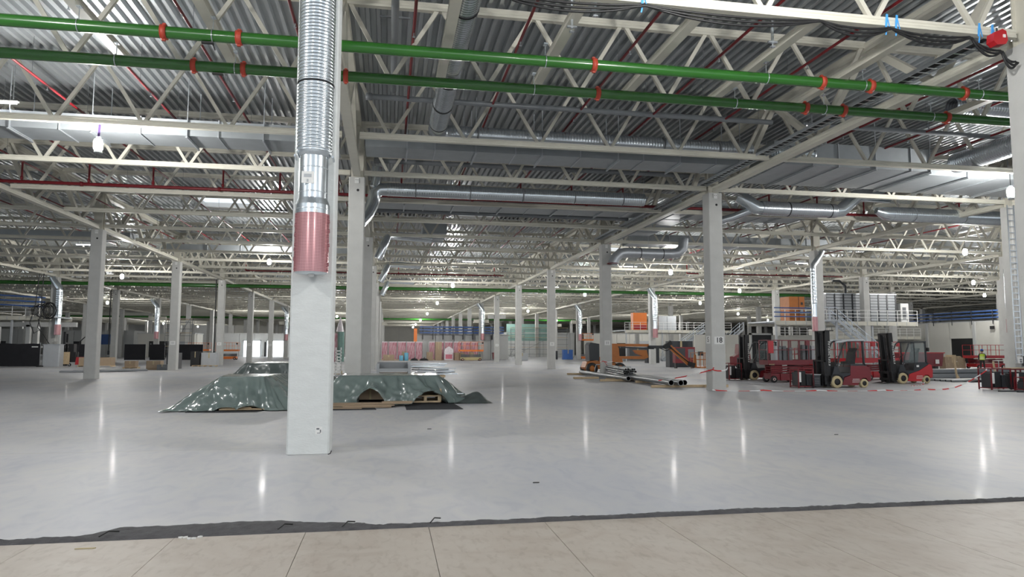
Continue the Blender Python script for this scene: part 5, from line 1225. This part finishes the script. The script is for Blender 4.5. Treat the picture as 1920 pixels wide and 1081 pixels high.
tarp_('tarpaulin', 'darker folded tarpaulin behind the front left one', (-3.9, 28.2), [(-5.2, 27.2), (-4.6, 26.9), (-2.5, 26.9), (-2.4, 29.8), (-5.2, 29.8)],
      [(-6.5, 26.9), (-6.2, 26.2), (-2.0, 26.2), (-1.9, 30.8), (-6.6, 30.8)], 1.32, 'tarp2', seed=9, fold=.3)
tarp_('tarpaulin', 'green grey tarpaulin with an arched gap, right of the nearest column', (.2, 25.3), [(-1.55, 24.3), (1.72, 24.15), (1.85, 26.3), (-1.5, 26.5)],
      [(-2.6, 23.6), (-1.2, 23.55), (.9, 23.35), (1.5, 23.7), (2.4, 23.7), (3.0, 24.2), (3.0, 26.6), (-2.4, 27.2)], .95, 'tarp', openings=[(-1.0, -.05, .52), (.85, 2.0, .42)], seed=21, fold=.26)
def crumple(name, lb, x, y, w, d, h, m, seed):
    vs = []; n = 22
    for i in range(n):
        for j in range(n):
            u_, v_ = i/(n-1)*2-1, j/(n-1)*2-1; q = max(0, 1-(u_*u_+v_*v_)**.8); z = h*q*(.75+.5*mn.noise(Vector((u_*1.3+seed, v_*1.3, seed))))+.03*abs(mn.noise(Vector((u_*5, v_*5, 2))))*q
            vs.append((x+u_*w/2, y+v_*d/2, .012+z))
    o = MB().add(vs, [(i*n+j, (i+1)*n+j, (i+1)*n+j+1, i*n+j+1) for i in range(n-1) for j in range(n-1)], True).build(name, m); return o
o = crumple('loose_tarpaulin', '', 2.95, 24.3, 1.3, 1.3, .42, 'tarp2', 4); tag(o, 'crumpled loose end of tarpaulin lying on the floor at the right', 'tarpaulin')
# loads under the covers
for n, (x, y, z, w, d, h, m, lb) in enumerate([(-4.3, 23.95, .16, 1.1, 1.9, .7, 'card', 'carton load under the front left tarpaulin'), (-3.8, 28.3, .15, 2.2, 2.2, .95, 'card', 'carton load under the dark tarpaulin'),
        (-.55, 25.2, .12, 1.5, 1.5, .74, 'card', 'brown carton showing through the arched gap of the right tarpaulin'), (1.25, 25.2, .3, .9, 1.2, .58, 'card', 'carton on the timber pallet under the right tarpaulin')]):
    t = thing('load_carton', lb, 'box', (x, y, z), group='covered loads'); MB().bev((0, 0, h/2), (w, d, h), .02).build('body', m, t); MB().box((0, -d/2-.004, h*.5), (w*.04, .006, h)).build('tape_strip', 'tyre', t)
t = thing('wood_pallet', 'pale timber pallet poking out under the right tarpaulin', 'pallet', (1.3, 24.6, 0))
for q in range(5): MB().bx(-.52, .52, -.7+q*.28, -.5+q*.28, .24, .28).build('slat', 'wood', t)
for x in (-.52, -.05, .42):
    for y in (-.7, .5): MB().bx(x, x+.1, y, y+.12, .1, .24).build('block', 'wood', t)
MB().bx(-.52, .52, -.7, -.6, .04, .1).bx(-.52, .52, .5, .6, .04, .1).bx(.42, .54, -.72, -.6, .1, .5).build('runner', 'wood', t)
t = thing('steel_rods', 'two short steel tubes sticking out from the right tarpaulin', 'tube', (2.1, 24.35, .3)); MB().cyl((-.3, 0, 0), (.55, 0, 0), .03, 8).build('tube', 'galvb', t); MB().cyl((-.2, .1, .12), (.22, .1, .12), .03, 8).build('tube', 'galvb', t); MB().bx(-.3, -.2, -.05, .15, -.28, .1).build('block', 'wood', t)
for n, (x0, x1, y0, y1, z, lb) in enumerate([(-5.9, -3.4, 21.55, 22.6, .0, 'black mat under the front left tarpaulin'), (-2.1, -.3, 21.8, 23.4, 0, 'black mat under the flat cartons'), (.6, 2.35, 21.6, 25.2, 0, 'black mat beside the timber pallet')]):
    P = [(x0, y1), (x0+.15, y0+.1), ((x0+x1)/2, y0-.05), (x1-.35, y0), (x1, y1)] if n == 0 else [(x0, y0), (x1, y0), (x1-.15, y1), (x0, y1)]
    o = MB().prism(P, .001, .012, 'z').build('black_mat', 'mat'); tag(o, lb, 'mat', 'black floor mats')
fc = [(-.85, 23.0, 3.3, .55, .09, .0), (-1.1, 22.75, 2.7, .5, .055, .02), (.35, 23.15, 1.0, .35, .12, -.02), (-.6, 22.5, 1.5, .35, .025, .05), (-1.3, 22.2, 1.1, .3, .02, -.04)]
for n, (x, y, l, d, z, rz) in enumerate(fc):
    o = MB().box((x, y, z+.012), (l, d, .022), rz=rz, ry=.004*(n-2)).box((x, y, z+.028), (l*.96, d*.9, .006), rz=rz+.01).build('flat_carton', 'card'); tag(o, 'flattened brown carton on the floor right of the nearest column, %s down the pile' % ORD[n], 'cardboard', 'flattened cartons')
for n, (x, y, l, z) in enumerate([(-4.25, 22.05, 1.3, .05), (-4.45, 22.12, .9, .09)]):
    o = MB().box((x, y, z), (l, .12, .03), rz=-.03).box((x-.02, y+.05, z+.018), (l*.9, .05, .01), rz=-.03).build('pale_plank', 'wood'); tag(o, ['longer pale plank under the front left tarpaulin', 'shorter pale plank under the front left tarpaulin'][n], 'plank')
# profiles behind the right tarpaulin
t = thing('grey_crate', 'grey plastic framed crate tray behind the right tarpaulin', 'crate', (.27, 31.0, 0))
MB().bx(-.7, .72, -.5, -.44, .5, .78).bx(-.7, .72, .44, .5, .9, 1.25).build('side_panel', 'greypipe', t); MB().bx(-.72, -.6, -.55, .5, .3, 1.2).bx(.62, .74, -.55, .5, .3, 1.28).build('end_frame', 'grey', t); MB().bx(-.6, .62, -.44, .44, .55, .8).build('contents', 'card', t); MB().bx(-.7, .72, -.5, .5, 0, .5).build('base', 'mid', t)
MB().bx(-.62, .66, -.52, -.5, .98-.1, 1.0).build('rail', 'grey', t)
rnd = random.Random(8)
t0 = thing('profile_stack_base', 'low pallet carrying the loose metal profiles', 'pallet', (1.75, 31.2, 0)); MB().bx(-.7, .7, -.8, .8, 0, .62).build('block', 'mid', t0); MB().bx(-.75, .75, -.85, .85, .62, .7).build('board', 'wood', t0)
for n in range(22):
    z = .72+(n//5)*.11+rnd.uniform(0, .02); y = 30.5+(n % 5)*.33
    o = MB().box((1.65+rnd.uniform(-.15, .35)+.1*(4-n//5), y, z+.03), (1.35+rnd.uniform(-.1, .3), .1, .05), rz=rnd.uniform(-.25, .12), ry=rnd.uniform(-.02, .06)).build('steel_profile', 'galvd' if n % 3 else 'galv'); tag(o, 'loose galvanised profile piled behind the right tarpaulin', 'profile', 'loose galvanised profiles')
# white boards and cartons behind the nearest column
for n in range(5):
    o = MB().box((-2.1, 32.4, .052+n*.14), (1.7, 1.2, .1), rz=.03*n).box((-2.1, 31.79, .052+n*.14), (1.5, .02, .03), rz=.03*n).build('white_board_pack', 'white' if n % 2 else 'grey'); tag(o, 'pack of pale boards stacked behind the nearest column, %s from the floor' % ORD[n], 'board', 'pale board packs')
box_('small open carton seen just right of the nearest column', -2.6, 38, 0, 1.3, 1, .5); box_('white carton behind the small open carton', -2.55, 41, 0, 1.1, .8, .55, 'white')
t = thing('ladder', 'upright white runged frame just right of the nearest column', 'ladder', (-2.55, 36.4, 0)); MB().bx(-.05, 0, 0, .05, 0, 1.9).bx(.2, .25, 0, .05, 0, 1.9).build('stile', 'white', t); [MB().bx(-.05, .25, 0, .05, .1+q*.16, .15+q*.16).build('rung', 'white', t) for q in range(11)]
t = thing('striped_roll', 'pink and dark green wrapped bundle far behind, seen right of the nearest column', 'bundle', (-6.6, 96, 0)); MB().bev((-.5, 0, 1.9), (.9, 1, 3.8), .2).build('pink_bundle', 'batts', t); MB().bev((.45, 0, 2.0), (.8, 1, 4.0), .2).build('green_bundle', 'greenish', t); MB().lathe([(.5, 4.0), (.3, 5.0), (.05, 6)], 10, (.3, 0, 0)).build('film_top', 'film', t)
# misc right hand far items
for n, (x, y, w, h, m, lb) in enumerate([(29.2, 111, 1.6, 1.6, 'bluebin', 'blue plastic crate stack far behind the aisle'), (38.6, 104, 2.8, 2.0, 'mid', 'dark grey panel stack left of the boom lift drum'), (27, 112, 1.4, 1.4, 'dark', 'dark crate beside the blue crates far back'), (29, 66, 2.5, 2.6, 'dark', 'dark crate behind the boom arm'), (33.2, 84, 1.6, 2.0, 'dark', 'tall dark screen behind the boom lift knuckle'), (44, 78, 1.6, 3.4, 'white', 'white boxes stacked behind the boom basket')]):
    box_(lb, x, y, 0, w, 1.0, h, m, 0, None, 'crate', 'crate')
t = thing('red_machine', 'small dark red machine seen between the number 18 column and the forklift', 'machine', (33.5, 62, 0)); MB().prism([(-.9, .2), (.9, .2), (.8, 1.4), (.2, 1.5), (0, 2.3), (-.3, 2.3), (-.4, 1.3), (-.9, 1.1)], -.4, .4, 'y').build('body', 'red', t); wheel(t, (-.5, -.4, .2), .2, .15, 'black', 'grey'); wheel(t, (.5, -.4, .2), .2, .15, 'black', 'grey')
t = thing('dark_doorway_frame', 'dark doorway in a low wall behind the left forklift', 'door frame', (41.5, 72, 0)); MB().bx(-1.2, 1.2, 0, .2, 0, 3.4).build('opening', 'black', t); MB().bx(-1.4, -1.2, -.1, .2, 0, 3.6).bx(1.2, 1.4, -.1, .2, 0, 3.6).bx(-1.4, 1.4, -.1, .2, 3.4, 3.6).build('frame', 'wallg', t); MB().bx(1.4, 9, 0, .2, 0, 3.4).bx(-8, -1.4, 0, .2, 0, 3.4).build('wall_wing', 'wall', t)

# ---------------------------------------------------------------- foreground boards and membrane
fb = D.objects.new('floor_board_platform', None); COL.objects.link(fb); fb['kind'] = 'structure'
xs = [-9.54+1.25*q for q in range(20)]
for n, x in enumerate(xs):
    rnd = random.Random(n); sk = .004
    MB().prism([(x+.003, 7.53), (x+1.247, 7.53), (x+1.247, 5.05), (x+.003, 5.05)], .0, .018+rnd.uniform(0, .003), 'z').build('board', 'board', fb)
    MB().prism([(x-.6+.003, 5.04), (x-.6+1.247, 5.04), (x-.6+1.247, 2.56), (x-.6+.003, 2.56)], .0, .018+rnd.uniform(0, .003), 'z').build('board', 'board', fb)
    MB().prism([(x+.003, 2.55), (x+1.247, 2.55), (x+1.247, .07), (x+.003, .07)], .0, .018, 'z').build('board', 'board', fb)
vs = []; NX = 620; NY = 9
for i in range(NX):
    x = -9.5+i*(25/(NX-1)); wdt = .20+.05*mn.noise(Vector((x*1.1, 3, 0)))+.02*mn.noise(Vector((x*6, 1, 0)))
    if -2.95 < x < -.2: wdt += .40*min(1, (x+2.95)*4)*(1-max(0, (x+1.2))/1.0*.75 if x > -1.2 else 1)
    elif -.2 <= x < 3: wdt -= .02
    for j in range(NY):
        v_ = j/(NY-1); y = 7.50+v_*wdt
        z = .022+.022*sin(pi*min(1, v_*1.15))*(.6+1.2*abs(mn.noise(Vector((x*3.1, v_*2.5, 5)))))+.018*abs(mn.noise(Vector((x*9, v_*5, 9))))
        if j == 0: z = .02
        if j == NY-1: z = .004; y += .03*mn.noise(Vector((x*12, 7, 1)))
        vs.append((x, y, z))
o = MB().add(vs, [(i*NY+j, (i+1)*NY+j, (i+1)*NY+j+1, i*NY+j+1) for i in range(NX-1) for j in range(NY-1)], True).build('membrane_strip', 'felt'); tag(o, 'dark wrinkled felt strip between the concrete floor and the beige boards', 'membrane')
for x in (-2.7, -1.02, -.38, .53):
    MB().tube([(x-.05, 7.56, .05), (x, 7.66, .075), (x+.07, 7.74, .05)], .007, 5).build('fold', 'black', o)
rnd = random.Random(2)
for n in range(5):
    o = MB().prism([(-.02, -.012), (.01, -.02), (.03, .004), (.005, .018), (-.025, .01)], 0, .012, 'z').build('paper_scrap', 'white'); o.location = (-1.98+.045*n, 7.46+rnd.uniform(-.03, .03), .021); o.rotation_euler = (0, 0, n); tag(o, 'small white paper scrap on the beige boards at the left', 'scrap', 'white paper scraps')
o = MB().prism([(-.09, -.008), (.08, -.012), (.09, .006), (-.05, .012)], 0, .008, 'z').build('yellow_scrap', 'tyre'); o.location = (-2.75, 7.25, .021); tag(o, 'thin yellowish sliver on the beige boards at far left', 'scrap')
for n, (x, y) in enumerate([(1.0, 16.5), (2.1, 9.75), (9.8, 14)]):
    o = MB().prism([(-.05, -.01), (.04, -.02), (.05, .01), (-.03, .02)], 0, .01, 'z').build('debris_chip', 'black'); o.location = (x, y, .001); tag(o, 'tiny dark chip on the polished floor, %s from the left' % ORD[n], 'scrap')
